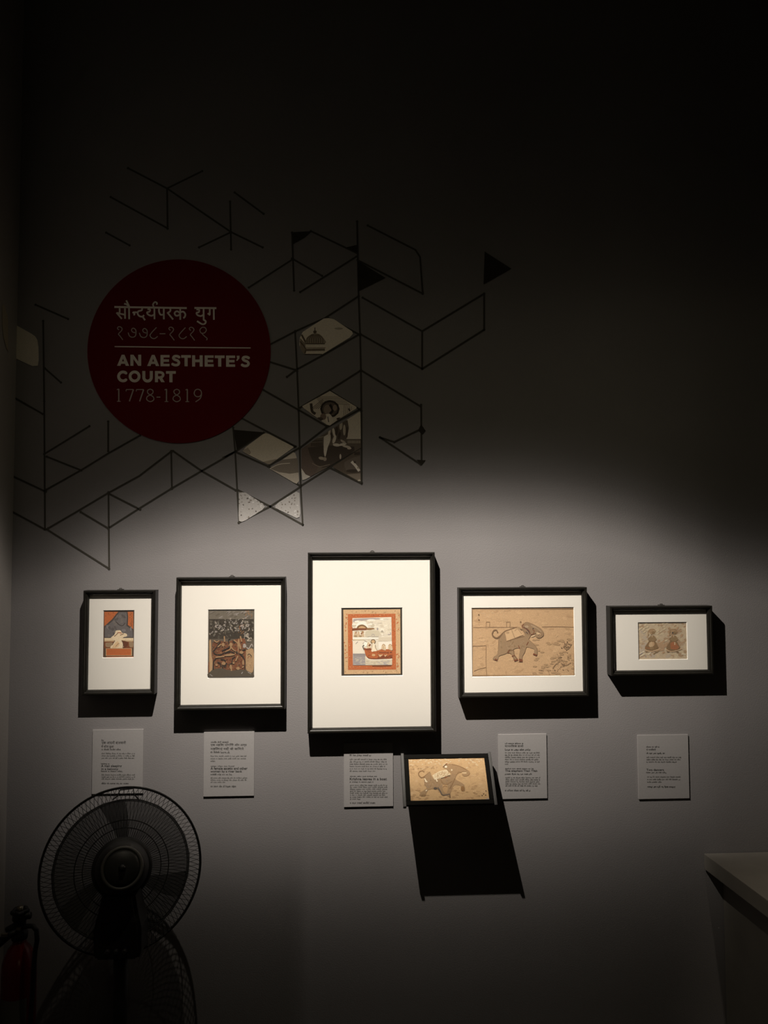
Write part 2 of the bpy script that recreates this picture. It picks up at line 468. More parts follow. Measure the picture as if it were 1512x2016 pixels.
def paint_mountain(pr, win):
    pr.rect((92, 66, 48), *pad(win))
    g = G(pr, 140, 1140, 6.95); R = random.Random(3)
    OR, CR, DK = (192, 106, 58), (236, 214, 180), (62, 52, 44)
    g.rect(OR, 455, 448, 848, 1060)
    for k in range(9): g.ell(DK, 470 + R.random() * 170, 455 + R.random() * 60, 5, 4, 6)
    for k in range(10): g.line((120, 72, 46), [(795 + R.random() * 40, 460 + k * 20), (800 + R.random() * 40, 475 + k * 20)], 7)
    g.poly((78, 70, 66), [(645, 445), (772, 445), (782, 520), (775, 625), (852, 688), (856, 806), (452, 806), (452, 648), (560, 550)])
    g.poly((108, 102, 101), [(660, 455), (758, 455), (765, 530), (755, 640), (840, 700), (845, 795), (462, 795), (465, 665), (570, 570)])
    for k in range(26):
        x, y = 480 + R.random() * 340, 480 + R.random() * 300
        if x < 470 + (800 - y) * .6 * .0 or (y < 640 and (x < 560 + (640 - y) * .45 or x > 745)): continue
        g.ell(R.choice([(128, 122, 122), (92, 86, 84), (118, 110, 106)]), x, y, 14 + R.random() * 26, 8 + R.random() * 14, 9, R.random() * 3)
    g.line((66, 56, 50), [(610, 580), (650, 620), (700, 640), (740, 600)], 9)
    g.rect((232, 208, 172), 455, 806, 850, 856)
    g.rect((205, 176, 138), 455, 838, 850, 856)
    g.rect((130, 74, 44), 455, 856, 850, 948)
    g.poly((160, 134, 104), [(470, 872), (560, 866), (575, 900), (540, 930), (475, 925)], 4)
    g.poly((160, 134, 104), [(790, 862), (845, 862), (845, 930), (800, 925)], 4)
    g.poly((106, 60, 38), [(700, 840), (770, 860), (775, 905), (735, 942), (705, 940)], 4)
    g.poly(CR, [(612, 706), (650, 700), (676, 704), (700, 738), (740, 742), (764, 758), (760, 786), (716, 796), (690, 830), (706, 880), (706, 945), (538, 945), (575, 885), (595, 840), (560, 818), (545, 800), (590, 762)], 3)
    g.line((120, 84, 58), [(590, 785), (630, 750), (640, 730)], 9); g.line((120, 84, 58), [(670, 770), (720, 748)], 9)
    g.line((170, 78, 44), [(640, 735), (670, 735), (690, 742)], 10)
    g.poly((226, 192, 150), [(600, 880), (640, 850), (660, 905), (620, 940), (560, 940)], 3)
    g.line((130, 96, 70), [(610, 925), (640, 890), (660, 880)], 6)
    g.line((90, 60, 42), [(690, 838), (712, 880), (708, 945)], 8)
    g.line((90, 60, 42), [(598, 842), (560, 905)], 8)
    g.rect((86, 70, 54), 455, 946, 850, 1070)
    g.rect((206, 172, 128), 474, 948, 832, 1052)
    g.rect(OR, 482, 954, 822, 1044)
    g.rect((72, 58, 46), 462, 1050, 845, 1058); g.rect(OR, 480, 1060, 850, 1068)

def paint_grove(pr, win):
    pr.rect((74, 66, 54), *pad(win))
    g = G(pr, 390, 1180, 10.8); R = random.Random(11)
    g.rect((104, 96, 84), 235, 240, 1180, 420)
    for k in range(30): g.ell(R.choice([(120, 112, 104), (92, 84, 72), (84, 76, 64), (132, 124, 118)]), 250 + R.random() * 900, 250 + R.random() * 155, 30 + R.random() * 40, 8 + R.random() * 16, 8, -.5)
    for k in range(26): g.ell((164, 112, 66), 1010 + R.random() * 140, 240 + R.random() * 160, 7, 7, 5)
    g.rect((52, 44, 34), 235, 420, 1180, 1000)
    for k in range(120): g.ell(R.choice([(72, 66, 56), (86, 78, 66), (60, 52, 42), (44, 37, 28), (98, 92, 82)]), 240 + R.random() * 930, 430 + R.random() * 420, 12 + R.random() * 34, 8 + R.random() * 16, 7, R.random() * 3)
    LV = [(158, 148, 142), (140, 132, 126), (176, 162, 146)]
    for cx, cy, n in ((420, 560, 14), (500, 610, 12), (590, 510, 9), (760, 470, 8), (900, 440, 8), (950, 560, 12), (1040, 520, 10), (1080, 610, 12), (1050, 740, 14), (1090, 830, 12), (830, 620, 8), (690, 580, 7), (260, 700, 4), (370, 700, 3)):
        for k in range(n):
            x, y = cx + R.gauss(0, 42), cy + R.gauss(0, 30); a = R.random() * PI
            g.line(R.choice(LV), [(x, y), (x + 34 * math.cos(a), y + 34 * math.sin(a))], 13, 5, 0)
    for k in range(24): g.ell((170, 116, 72), 860 + R.random() * 120, 540 + R.random() * 200, 8, 6, 5)
    g.rect((88, 78, 66), 235, 840, 1180, 1660)
    g.poly((112, 68, 42), [(300, 930), (420, 880), (620, 900), (760, 860), (920, 830), (1010, 900), (1010, 1480), (640, 1500), (330, 1480)], 4)
    for k in range(520): g.ell(R.choice([(126, 70, 42), (132, 80, 50), (104, 60, 38), (120, 92, 66), (86, 70, 56), (96, 60, 40), (150, 112, 78)]), 300 + R.random() * 690, 900 + R.random() * 580, 5 + R.random() * 13, 4 + R.random() * 9, 6, R.random() * 3)
    T = (152, 120, 86); D = (48, 40, 32)
    g.poly((170, 138, 102), [(238, 880), (275, 870), (290, 1200), (310, 1300), (295, 1540), (240, 1585)], 3)
    g.rect((112, 62, 38), 222, 1330, 240, 1560)
    g.poly((162, 132, 98), [(1020, 1080), (1175, 1060), (1180, 1480), (1120, 1560), (1020, 1480)], 3)
    g.line(D, [(1055, 1190), (1090, 1160), (1150, 1225)], 16); g.line((120, 66, 40), [(1060, 1250), (1080, 1210), (1140, 1240)], 12)
    for k in range(20): g.ell(R.choice([(176, 146, 108), (140, 112, 82), (150, 122, 88)]), 1030 + R.random() * 130, 1100 + R.random() * 380, 14, 10, 7)
    g.poly((158, 148, 140), [(960, 950), (1000, 940), (1030, 1010), (960, 1030)], 2); g.line((158, 148, 140), [(1030, 1020), (1080, 1045), (1140, 950), (1165, 1010)], 26, 14); g.line((160, 148, 132), [(1060, 720), (1030, 780), (1090, 830), (1050, 880), (1130, 880)], 34, 20)
    for pts in ([(480, 890), (400, 1010), (330, 1100), (370, 1160), (470, 1175), (560, 1130)], [(560, 1140), (690, 1110), (780, 1140)], [(650, 1030), (700, 990), (650, 1020)],
                [(660, 950), (650, 860), (690, 830)], [(740, 870), (780, 930)], [(330, 1480), (330, 1330), (390, 1245), (430, 1250)], [(480, 1270), (550, 1280), (590, 1310)],
                [(415, 1330), (470, 1360), (495, 1430)], [(660, 1400), (720, 1350), (730, 1260), (790, 1215)], [(880, 1150), (960, 1220), (1000, 1330), (990, 1490)], [(820, 1150), (830, 1100)],
                [(560, 1430), (610, 1350)], [(520, 1460), (535, 1400)], [(950, 1080), (1010, 1060)], [(510, 1090), (580, 1060), (660, 1020)]):
        g.line(D, pts, 24, 16)
    for c, rx, ry, a in (((535, 960), 32, 42, 0), ((700, 960), 38, 40, 0), ((925, 1125), 42, 32, 0), ((545, 1360), 42, 36, 0), ((850, 1465), 40, 32, 0), ((700, 1440), 28, 55, -.2), ((755, 1350), 24, 22, 0), ((395, 1390), 26, 28, 0), ((860, 930), 22, 100, .1), ((890, 990), 20, 80, -.2), ((670, 1180), 120, 22, -.1), ((960, 1340), 18, 60, 0)):
        g.ell(T, *c, rx, ry, 12, a)
    for pts in ([(700, 970), (680, 1060), (580, 1110)], [(700, 1000), (740, 1060), (810, 1105)], [(420, 1010), (490, 950)], [(560, 780), (565, 900)], [(760, 860), (850, 950), (850, 1130)], [(900, 780), (930, 900)], [(340, 870), (400, 910), (450, 870)], [(800, 1310), (850, 1200)], [(710, 1460), (710, 1580)], [(940, 1450), (970, 1420)], [(380, 1230), (560, 1210)]):
        g.line(T, pts, 28, 16)
    g.rect((82, 74, 64), 232, 1590, 1180, 1665)
    g.poly((80, 71, 58), [(300, 1500), (500, 1460), (680, 1520), (800, 1500), (1010, 1500), (1180, 1600), (1180, 1640), (240, 1640)], 3)
    g.line((150, 146, 144), [(925, 1580), (950, 1540)], 16); g.line((140, 132, 124), [(1060, 1540), (1130, 1585)], 16); g.line((130, 124, 118), [(250, 1590), (310, 1630)], 18)
    g.rect((70, 66, 62), 560, 1636, 1180, 1652)

def paint_boat(pr, win):
    pr.rect((58, 50, 40), *pad(win))
    g = G(pr, 660, 1180, 10.08); R = random.Random(5)
    g.poly((206, 170, 128), [(160, 205), (1290, 195), (1296, 1475), (178, 1485)])
    for k in range(70):
        s = R.random() < .5
        x = R.choice([170 + R.random() * 75, 1210 + R.random() * 75]) if s else 180 + R.random() * 1100
        y = 220 + R.random() * 1250 if s else R.choice([210 + R.random() * 60, 1405 + R.random() * 65])
        g.ell(R.choice([(188, 152, 112), (172, 138, 100), (214, 180, 140)]), x, y, 18, 9, 6, R.random() * 3)
    for k in range(26): g.ell((188, 104, 60), R.choice([215, 1245]) + R.gauss(0, 12), 260 + R.random() * 1150, 12, 14, 6)
    g.poly((186, 102, 56), [(250, 292), (1195, 284), (1208, 1392), (255, 1398)])
    for k in range(120):
        e = R.random()
        if e < .5: x, y = R.choice([290 + R.gauss(0, 20), 1165 + R.gauss(0, 20)]), 300 + R.random() * 1080
        else: x, y = 270 + R.random() * 900, R.choice([318 + R.gauss(0, 14), 1355 + R.gauss(0, 14)])
        g.ell(R.choice([(206, 150, 100), (150, 84, 48), (110, 66, 42), (214, 168, 120)]), x, y, 7, 6, 5)
    g.poly((226, 216, 196), [(340, 372), (1115, 350), (1130, 1300), (350, 1308)])
    for k in range(90): g.ell(R.choice([(238, 230, 212), (214, 202, 180), (200, 190, 168), (222, 212, 194)]), 370 + R.random() * 730, 470 + R.random() * 380, 20 + R.random() * 40, 8 + R.random() * 14, 8, R.gauss(0, .3))
    g.poly((172, 162, 158), [(355, 390), (620, 372), (880, 375), (860, 395), (640, 405), (520, 425), (440, 410), (365, 455)], 2)
    for x, y, rx in ((430, 440, 50), (560, 450, 60), (720, 410, 90), (960, 400, 80), (370, 495, 40), (690, 495, 50)): g.ell((246, 240, 226), x, y, rx, 16, 10)
    for x, y, rx in ((600, 430, 30), (720, 455, 40), (1000, 395, 60), (880, 470, 60)): g.ell((204, 194, 176), x, y, rx, 10, 9)
    BR = (126, 74, 44)
    g.poly((246, 240, 226), [(410, 560), (440, 470), (530, 440), (610, 470), (650, 560)], 3)
    g.poly((128, 98, 62), [(425, 575), (450, 525), (530, 498), (600, 525), (630, 580)], 3)
    g.poly((198, 160, 116), [(460, 572), (480, 545), (530, 530), (580, 545), (600, 575)], 3)
    g.poly(BR, [(335, 575), (450, 568), (460, 612), (335, 622)]); g.rect(BR, 450, 572, 620, 612); g.poly((140, 104, 66), [(620, 570), (760, 566), (785, 588), (700, 608), (620, 606)])
    for x in (400, 460, 540): g.poly((204, 178, 146), [(x - 30, 740), (x - 20, 660), (x, 632), (x + 22, 660), (x + 34, 740)], 3)
    g.line((150, 100, 62), [(420, 640), (412, 680)], 16); g.line((130, 70, 40), [(510, 690), (545, 655)], 22); g.ell((170, 132, 94), 545, 650, 24, 22); g.ell((162, 138, 104), 400, 730, 36, 18); g.ell((162, 138, 104), 500, 730, 30, 18)
    g.rect((196, 184, 160), 600, 640, 860, 740); g.ell((168, 160, 156), 838, 588, 18, 26); g.line((160, 152, 150), [(725, 725), (732, 700), (752, 692), (775, 705), (775, 730)], 11)
    g.poly((206, 196, 172), [(600, 660), (640, 620), (860, 620), (860, 735), (600, 740)], 2)
    g.line((166, 158, 154), [(725, 725), (732, 700), (752, 692), (775, 705), (775, 730)], 11)
    g.rect((178, 170, 160), 640, 735, 860, 746); g.poly((240, 232, 214), [(880, 640), (930, 560), (980, 640)]); g.ell((176, 166, 150), 930, 628, 22, 14); g.line((172, 160, 158), [(1040, 700), (1100, 690), (1090, 650)], 14)
    g.rect((244, 238, 224), 345, 756, 860, 790); g.rect((206, 192, 164), 345, 790, 560, 812)
    g.rect((214, 202, 180), 860, 750, 1122, 830); g.poly((240, 232, 216), [(860, 838), (1125, 830), (1125, 1000), (860, 985)])
    g.poly((232, 222, 204), [(345, 820), (560, 815), (560, 1075), (350, 1075)])
    for pts in ([(405, 885), (450, 840)], [(545, 880), (590, 845)], [(580, 812), (625, 850)]): g.line((166, 154, 144), pts, 14)
    g.ell((250, 244, 230), 600, 890, 40, 46)
    g.rect((160, 152, 150), 352, 1076, 600, 1306); g.poly((150, 142, 140), [(352, 1080), (590, 1078), (600, 1130), (352, 1130)])
    for k in range(30): g.ell(R.choice([(178, 170, 160), (148, 142, 144), (192, 182, 164)]), 370 + R.random() * 220, 1150 + R.random() * 140, 26, 8, 8)
    g.poly((212, 200, 176), [(590, 1130), (640, 1180), (800, 1195), (1128, 1180), (1128, 1300), (600, 1306)])
    for k in range(34): g.ell(R.choice([(168, 160, 158), (180, 172, 164), (204, 192, 170)]), 830 + R.random() * 280, 1215 + R.random() * 80, 30, 8, 8)
    for k in range(12): g.ell((196, 184, 160), 620 + R.random() * 220, 1215 + R.random() * 80, 30, 8, 8)
    g.line((240, 232, 214), [(610, 1150), (670, 1190), (800, 1200), (1125, 1186)], 16)
    HB = (128, 66, 38)
    g.poly((176, 96, 52), [(565, 950), (610, 975), (700, 960), (740, 1010), (840, 1015), (920, 990), (1000, 985), (1125, 1020), (1128, 1165), (960, 1175), (760, 1190), (660, 1170), (605, 1110), (580, 1010)], 2)
    g.poly(HB, [(565, 950), (620, 985), (700, 962), (715, 1010), (640, 1012), (590, 1002)]); g.poly(HB, [(840, 1020), (900, 1050), (1125, 1040), (1125, 1066), (920, 1068), (860, 1050)])
    g.poly(HB, [(600, 1110), (660, 1160), (820, 1168), (960, 1110), (1125, 1100), (1128, 1165), (960, 1178), (760, 1190), (660, 1172)])
    for k in range(50): g.ell(R.choice([(110, 58, 36), (190, 110, 64), (150, 82, 46)]), 620 + R.random() * 490, 1030 + R.random() * 130, 10, 8, 6)
    g.line((92, 88, 82), [(572, 905), (548, 930), (556, 965), (572, 1000)], 17)
    g.poly((214, 182, 140), [(845, 1085), (880, 1100), (950, 1090), (890, 1145)]); g.poly((214, 182, 140), [(965, 1088), (990, 1110), (1040, 1085), (990, 1142)]); g.ell((206, 164, 118), 760, 1105, 36, 24)
    g.poly((224, 200, 166), [(640, 970), (630, 900), (660, 850), (690, 880), (700, 960)], 3); g.line((126, 70, 42), [(665, 925), (700, 890)], 30)
    g.line((170, 138, 104), [(640, 950), (636, 900), (665, 855)], 8)
    g.ell((118, 98, 72), 752, 836, 50, 46); g.ell((206, 172, 130), 752, 838, 34, 32)
    g.poly((238, 224, 198), [(735, 870), (775, 870), (800, 960), (830, 1020), (770, 1030), (730, 1040), (715, 1010), (735, 940)], 2)
    g.line((160, 130, 98), [(735, 880), (725, 960), (720, 1000)], 8); g.line((150, 124, 94), [(795, 900), (800, 960), (830, 1010)], 12)
    for x in (960, 1090): g.poly((214, 190, 156), [(x - 50, 985), (x - 35, 910), (x, 885), (x + 34, 915), (x + 44, 1010)], 3); g.line((150, 112, 78), [(x - 30, 915), (x, 888), (x + 32, 918)], 9); g.line((176, 142, 106), [(x - 10, 990), (x - 6, 930)], 8)
    g.line((120, 76, 46), [(730, 1315), (900, 1318), (1110, 1308)], 10)

def paper_mottle(pr, win, base, vs, n, seed, r=3.0):
    R = random.Random(seed)
    pr.rect(base, *pad(win))
    for k in range(n):
        pr.ell(R.choice(vs), win[0] + R.random() * (win[2] - win[0]), win[1] + R.random() * (win[3] - win[1]), r * (.5 + 2 * R.random()), r * (.3 + R.random()), 9, R.gauss(0, .4))

def paint_elephant(pr, win):
    paper_mottle(pr, win, (196, 161, 122), [(203, 168, 128), (190, 156, 118), (186, 151, 113), (199, 164, 125)], 170, 7)
    g = G(pr, 920, 1190, 6.87); R = random.Random(9)
    for k in range(60): g.ell((212, 186, 152), 90 + R.gauss(200, 170), 80 + abs(R.gauss(0, 130)), 6, 4, 5)
    for k in range(50): g.ell((174, 142, 106), 900 + R.random() * 540, 450 + R.random() * 500, 30, 12, 8)
    EL, DK, RD = (156, 128, 97), (126, 98, 70), (122, 70, 44)
    L = (150, 120, 88)
    for x in (60, 1430): pass
    g.rect((136, 108, 78), 60, 50, 1450, 66); g.rect((140, 112, 82), 66, 955, 1465, 968); g.rect((140, 112, 82), 58, 50, 72, 968); g.rect((140, 112, 82), 1440, 50, 1454, 968)
    g.line(L, [(80, 312), (380, 308), (680, 308)], 7); g.line(L, [(1010, 303), (1230, 300), (1440, 306)], 7)
    for x in (255, 530): g.line(L, [(x, 305), (x, 236), (x + 48, 236), (x + 46, 305)], 8, None, 0)
    g.line(L, [(70, 565), (180, 560), (255, 556)], 7); g.line(L, [(255, 556), (252, 760), (260, 950)], 7); g.line(L, [(90, 900), (170, 870), (250, 850)], 7)
    for x, y in ((155, 140), (157, 210), (722, 238)): g.ell(DK, x, y, 11, 13, 8)
    # tail
    g.line(DK, [(412, 385), (395, 350), (360, 352), (338, 395), (350, 430), (395, 455), (440, 430), (500, 372)], 17, 22)
    # body
    body = [(500, 368), (515, 420), (530, 500), (560, 492), (640, 462), (720, 436), (775, 428), (770, 395), (800, 380), (860, 410), (830, 470), (860, 500), (900, 540), (940, 590), (945, 650), (938, 690), (900, 680), (908, 610), (860, 590), (800, 575), (780, 640), (745, 700), (738, 760), (700, 760), (700, 690), (710, 600), (680, 590), (640, 600), (560, 640), (530, 660), (480, 680), (425, 700), (408, 755), (350, 742), (365, 700), (410, 668), (420, 560), (425, 470), (450, 440)]
    g.poly(DK, [(x + (x - 640) * .012, y + (y - 540) * .016) for x, y in body], 2)
    g.poly(EL, [(x - (x - 640) * .010, y - (y - 540) * .014) for x, y in body], 2)
    g.poly(DK, [(530, 650), (570, 610), (630, 620), (640, 680), (685, 745), (640, 768), (610, 700), (590, 670)], 3)
    g.poly(EL, [(560, 640), (620, 630), (630, 690), (668, 742), (645, 750), (615, 690)], 3)
    for k in range(40): g.ell(R.choice([(160, 134, 104), (142, 116, 86), (152, 126, 96)]), 440 + R.random() * 330, 480 + R.random() * 150, 18, 9, 8, R.random() * 3)
    # saddle cloth left as bare paper
    g.poly((206, 172, 132), [(512, 372), (600, 330), (690, 312), (760, 410), (640, 455), (535, 495)], 0)
    g.line(DK, [(500, 366), (560, 345), (680, 310), (740, 345)], 15); g.line((168, 138, 104), [(600, 345), (620, 400), (640, 450)], 11); g.line((168, 138, 104), [(640, 360), (680, 330), (735, 400)], 9)
    g.line(DK, [(530, 500), (640, 462), (770, 428)], 12)
    g.ell((176, 144, 110), 545, 380, 24, 16, 9); g.ell((168, 138, 104), 700, 318, 30, 14, 9, .4)
    # head and trunk
    head = [(735, 290), (760, 262), (800, 240), (860, 256), (930, 290), (990, 325), (1028, 375), (1025, 420), (985, 450), (940, 446), (915, 415), (925, 400), (950, 418), (985, 415), (990, 390), (965, 370), (930, 385), (900, 400), (860, 410), (800, 400), (750, 350)]
    g.poly(DK, [(x + (x - 860) * .02, y + (y - 345) * .03) for x, y in head], 3); g.poly((150, 122, 92), head, 3)
    g.ell((206, 176, 138), 955, 392, 26, 17, 9, .4); g.ell((208, 180, 144), 890, 425, 34, 12, 9, -.4)
    g.line((74, 66, 62), [(765, 310), (800, 330), (835, 370), (850, 400)], 20, 12); g.line(RD, [(735, 300), (770, 316), (830, 350), (850, 400)], 9); g.line((86, 72, 66), [(790, 370), (820, 395)], 12)
    g.line(RD, [(740, 300), (745, 285), (765, 265)], 10); g.line(RD, [(880, 340), (905, 360), (890, 400), (860, 408)], 9); g.ell((74, 60, 52), 890, 326, 10, 8)
    g.ell((176, 150, 120), 800, 300, 28, 18, 9); g.ell((172, 146, 116), 900, 300, 26, 12, 9, .5); g.line((172, 146, 116), [(860, 280), (940, 320), (1000, 370)], 14)
    for pts in ([(800, 550), (825, 505)], [(545, 660), (570, 610)], [(600, 700), (640, 690)], [(690, 555), (710, 600)]): g.line(RD, pts, 10)
    for pts in ([(372, 742), (405, 752)], [(632, 760), (685, 744)], [(698, 740), (745, 752)], [(890, 668), (940, 688)], [(700, 765), (745, 765)]): g.line(RD, pts, 20, 14)
    # faint figures at right
    for pts in ([(1210, 660), (1240, 720), (1265, 790), (1300, 830)], [(1260, 760), (1200, 800), (1150, 860)], [(1230, 715), (1280, 710)], [(1300, 570), (1340, 520), (1390, 540)], [(1310, 590), (1360, 600), (1410, 530)], [(1090, 890), (1110, 950)], [(1270, 790), (1330, 820), (1400, 780)], [(960, 880), (1030, 890)]):
        g.line((160, 130, 98), pts, 7)
    for k in range(40): g.ell((160, 130, 97), 1290 + R.gauss(0, 90), 800 + R.gauss(0, 70), 7, 5, 6)
    for k in range(16): g.ell((156, 126, 94), 1340 + R.gauss(0, 26), 555 + R.gauss(0, 26), 9, 8, 6)

def paint_figures(pr, win):
    paper_mottle(pr, win, (198, 178, 150), [(206, 188, 158), (186, 160, 132), (192, 176, 156), (178, 150, 120), (204, 184, 152)], 120, 13, 3.2)
    g = G(pr, 1240, 1210, 11.63); R = random.Random(2)
    for k in range(50): g.ell(R.choice([(182, 150, 118), (190, 158, 126)]), 900 + R.gauss(150, 130), 260 + R.random() * 500, 34, 16, 8, -.5)
    for k in range(30): g.ell((184, 152, 120), 740 + R.gauss(0, 60), 700 + R.gauss(0, 80), 40, 26, 8, -.6)
    for k in range(40): g.ell(R.choice([(210, 192, 160), (206, 188, 158)]), 520 + R.gauss(0, 190), 300 + R.gauss(0, 120), 44, 20, 8, -.5)
    for pts in ([(225, 900), (330, 840)], [(230, 960), (340, 900)], [(420, 920), (480, 860)], [(1180, 900), (1280, 910)]): g.line((226, 212, 186), pts, 26, 10)
    for pts in ([(220, 920), (300, 870)], [(360, 930), (370, 980)]): g.line((158, 148, 146), pts, 16)
    g.line((150, 124, 90), [(540, 910), (600, 860), (680, 830)], 26, 14)
    BR, TN, OR = (152, 126, 92), (196, 162, 124), (172, 112, 76)
    for x0, red in ((0, False), (490, True)):
        sk = [(430 + x0, 610), (570 + x0, 600), (640 + x0, 720), (660 + x0, 760), (590 + x0, 800), (460 + x0, 822), (340 + x0, 770)]
        g.poly((140, 112, 80), sk, 3)
        g.poly(TN if not red else (160, 112, 74), [(450 + x0, 640), (545 + x0, 625), (560 + x0, 700), (500 + x0, 740), (430 + x0, 720)], 3)
        if red:
            g.poly(OR, [(930, 650), (1000, 620), (1070, 670), (1120, 730), (1100, 790), (1020, 800), (940, 770)], 3)
            for k in range(24): g.ell(R.choice([(180, 96, 58), (150, 106, 74), (190, 112, 72), (140, 112, 82)]), 940 + R.random() * 160, 680 + R.random() * 100, 9, 8, 6)
            g.rect((214, 184, 148), 1015, 630, 1040, 695)
        else:
            for k in range(9): g.ell((190, 102, 60), 370 + R.random() * 90, 740 + R.random() * 60, 7, 7, 5)
            g.poly((206, 176, 140), [(460, 640), (500, 620), (520, 700), (500, 790), (450, 720)], 3)
            g.ell(BR, 500, 770, 46, 34)
        g.poly(BR, [(470 + x0, 490), (550 + x0, 480), (600 + x0, 540), (612 + x0, 580), (560 + x0, 605), (460 + x0, 600), (430 + x0, 575)], 3)
        g.line((164, 134, 100), [(425 + x0, 480), (420 + x0, 400), (470 + x0, 340), (560 + x0, 345), (585 + x0, 410)], 22)
        g.ell((176, 146, 112), 500 + x0, 395, 62, 56); g.ell((148, 122, 88), 535 + x0, 415, 42, 34)
        g.ell((70, 66, 66) if red else (112, 92, 72), 490 + x0 + (0 if red else 10), 418 if red else 460, 20 if red else 12, 18 if red else 12)
        g.line((150, 122, 90), [(460 + x0, 520), (415 + x0, 555), (440 + x0, 600)], 16)
        g.line((214, 184, 150), [(510 + x0, 460), (512 + x0, 520)], 13)
        g.line((206, 174, 138), [(340 + x0, 800), (440 + x0, 840), (560 + x0, 830), (700 + x0, 780)], 24)
        for q in ((380, 850), (600, 860)): g.ell((148, 122, 92), q[0] + x0, q[1], 32, 14, 8)
    g.rect((130, 104, 76), 180, 172, 1310, 190)

def paint_elephant_small(pr, win):
    paper_mottle(pr, win, (203, 168, 124), [(210, 176, 134), (196, 160, 118), (190, 155, 114), (206, 172, 130)], 150, 17, 2.6)
    g = G(pr, 790, 1470, 7.96); R = random.Random(4)
    for k in range(60): g.ell((218, 194, 156), 100 + R.random() * 1200, 180 + abs(R.gauss(0, 60)), 18, 8, 7)
    for k in range(50): g.ell((180, 146, 106), 150 + R.random() * 1100, 780 + R.gauss(0, 60), 26, 9, 7)
    EL, DK = (166, 136, 102), (146, 114, 80)
    for k in range(30): g.ell((184, 150, 112), 120 + R.random() * 420, 330 + R.gauss(0, 20), 12, 5, 6)
    g.line(DK, [(360, 400), (330, 380), (285, 395), (272, 440), (310, 485), (360, 470), (450, 400)], 14, 20)
    body = [(455, 395), (500, 500), (620, 510), (770, 450), (800, 400), (870, 430), (840, 510), (900, 545), (980, 600), (990, 690), (940, 680), (930, 620), (860, 600), (800, 640), (760, 780), (770, 800), (700, 760), (650, 770), (600, 700), (540, 660), (420, 680), (370, 770), (290, 765), (320, 710), (400, 650), (370, 600), (360, 500), (400, 440)]
    g.poly(DK, [(x + (x - 640) * .014, y + (y - 560) * .016) for x, y in body], 2); g.poly(EL, body, 2)
    for k in range(40): g.ell(R.choice([(174, 146, 112), (156, 128, 96), (160, 136, 110)]), 400 + R.random() * 400, 520 + R.random() * 120, 20, 9, 8, R.random() * 3)
    head = [(650, 320), (700, 285), (790, 275), (900, 300), (1000, 345), (1070, 400), (1050, 450), (990, 465), (950, 440), (970, 410), (1010, 425), (1020, 400), (960, 395), (890, 420), (860, 440), (790, 420), (740, 380)]
    g.poly(DK, [(x + (x - 860) * .02, y + (y - 360) * .03) for x, y in head], 3); g.poly((170, 138, 102), head, 3)
    g.ell((222, 194, 152), 990, 412, 36, 12)
    g.line(DK, [(790, 282), (900, 305), (1030, 370)], 12)
    g.poly((190, 154, 112), [(640, 600), (700, 590), (730, 640), (710, 730), (660, 700)], 3); g.line(DK, [(650, 640), (680, 620), (720, 630)], 10)
    g.line(DK, [(615, 510), (650, 580), (720, 590), (800, 540)], 10); g.line((142, 110, 78), [(840, 500), (800, 590), (760, 660)], 12); g.line((150, 118, 84), [(880, 420), (900, 400), (940, 405)], 9)
    g.ell((96, 84, 74), 535, 655, 30, 20); g.line((112, 98, 86), [(570, 640), (610, 700), (650, 760), (760, 745)], 24, 16); g.line((120, 96, 76), [(760, 750), (765, 800)], 16)
    g.ell((150, 112, 72), 960, 660, 30, 40); g.ell((150, 120, 86), 350, 762, 40, 16)
    g.poly((228, 208, 172), [(485, 450), (600, 385), (710, 360), (770, 440), (650, 485), (520, 520)], 0)
    for k in range(70):
        x, y = 520 + R.random() * 220, 400 + R.random() * 90
        if 840 - x * .62 > y + 0 and y < 640 - x * .38: continue
        g.line((186, 152, 112), [(x, y), (x + 14, y - 16)], 6, None, 0)
    g.line((112, 92, 72), [(620, 500), (690, 480), (765, 455)], 14); g.line((150, 80, 48), [(680, 492), (720, 475)], 9)
    for pts in ([(540, 500), (565, 550)], [(365, 500), (400, 560)], [(385, 700), (400, 680)], [(370, 540), (410, 550)]): g.line((240, 222, 190), pts, 17, 8)
    g.ell((246, 230, 202), 700, 318, 20, 16); g.ell((236, 218, 184), 790, 368, 12, 14); g.line((112, 84, 62), [(655, 318), (690, 290), (705, 270)], 11); g.ell((150, 90, 58), 712, 272, 9, 9)
    g.poly((176, 160, 150), [(1310, 830), (1370, 800), (1375, 870), (1300, 866)])
    for x, y in ((1325, 695), (1265, 765), (1290, 740), (1215, 840), (1320, 760)): g.ell((112, 90, 72), x, y, 10, 8, 7)

picture_frame((163.7, 1162.7, 303.3, 1367.5), (203, 1201.5, 263.3, 1294.8), 'narrow black frame, leftmost, holding an orange and grey mountain miniature', paint_mountain, 236)
picture_frame((346.7, 1137, 560.8, 1396.5), (409.3, 1200, 500.5, 1334.5), 'black frame with wide cream mat around a dark crowded grove painting', paint_grove, 456)
picture_frame((606, 1087.8, 858.5, 1441), (671.8, 1196.8, 793.2, 1330.4), 'tallest black frame with small orange bordered boat painting at its centre', paint_boat, 733)
picture_frame((903.4, 1157.4, 1159.6, 1371.5), (928.5, 1196.6, 1132.4, 1330.8), 'wide black frame with a tan drawing of a striding elephant', paint_elephant, 1030)
picture_frame((1201.3, 1194, 1406.4, 1328.5), (1255.8, 1225.2, 1354.2, 1298.2), 'small landscape black frame, rightmost, with two faded figures in skirts', paint_figures, 1304)

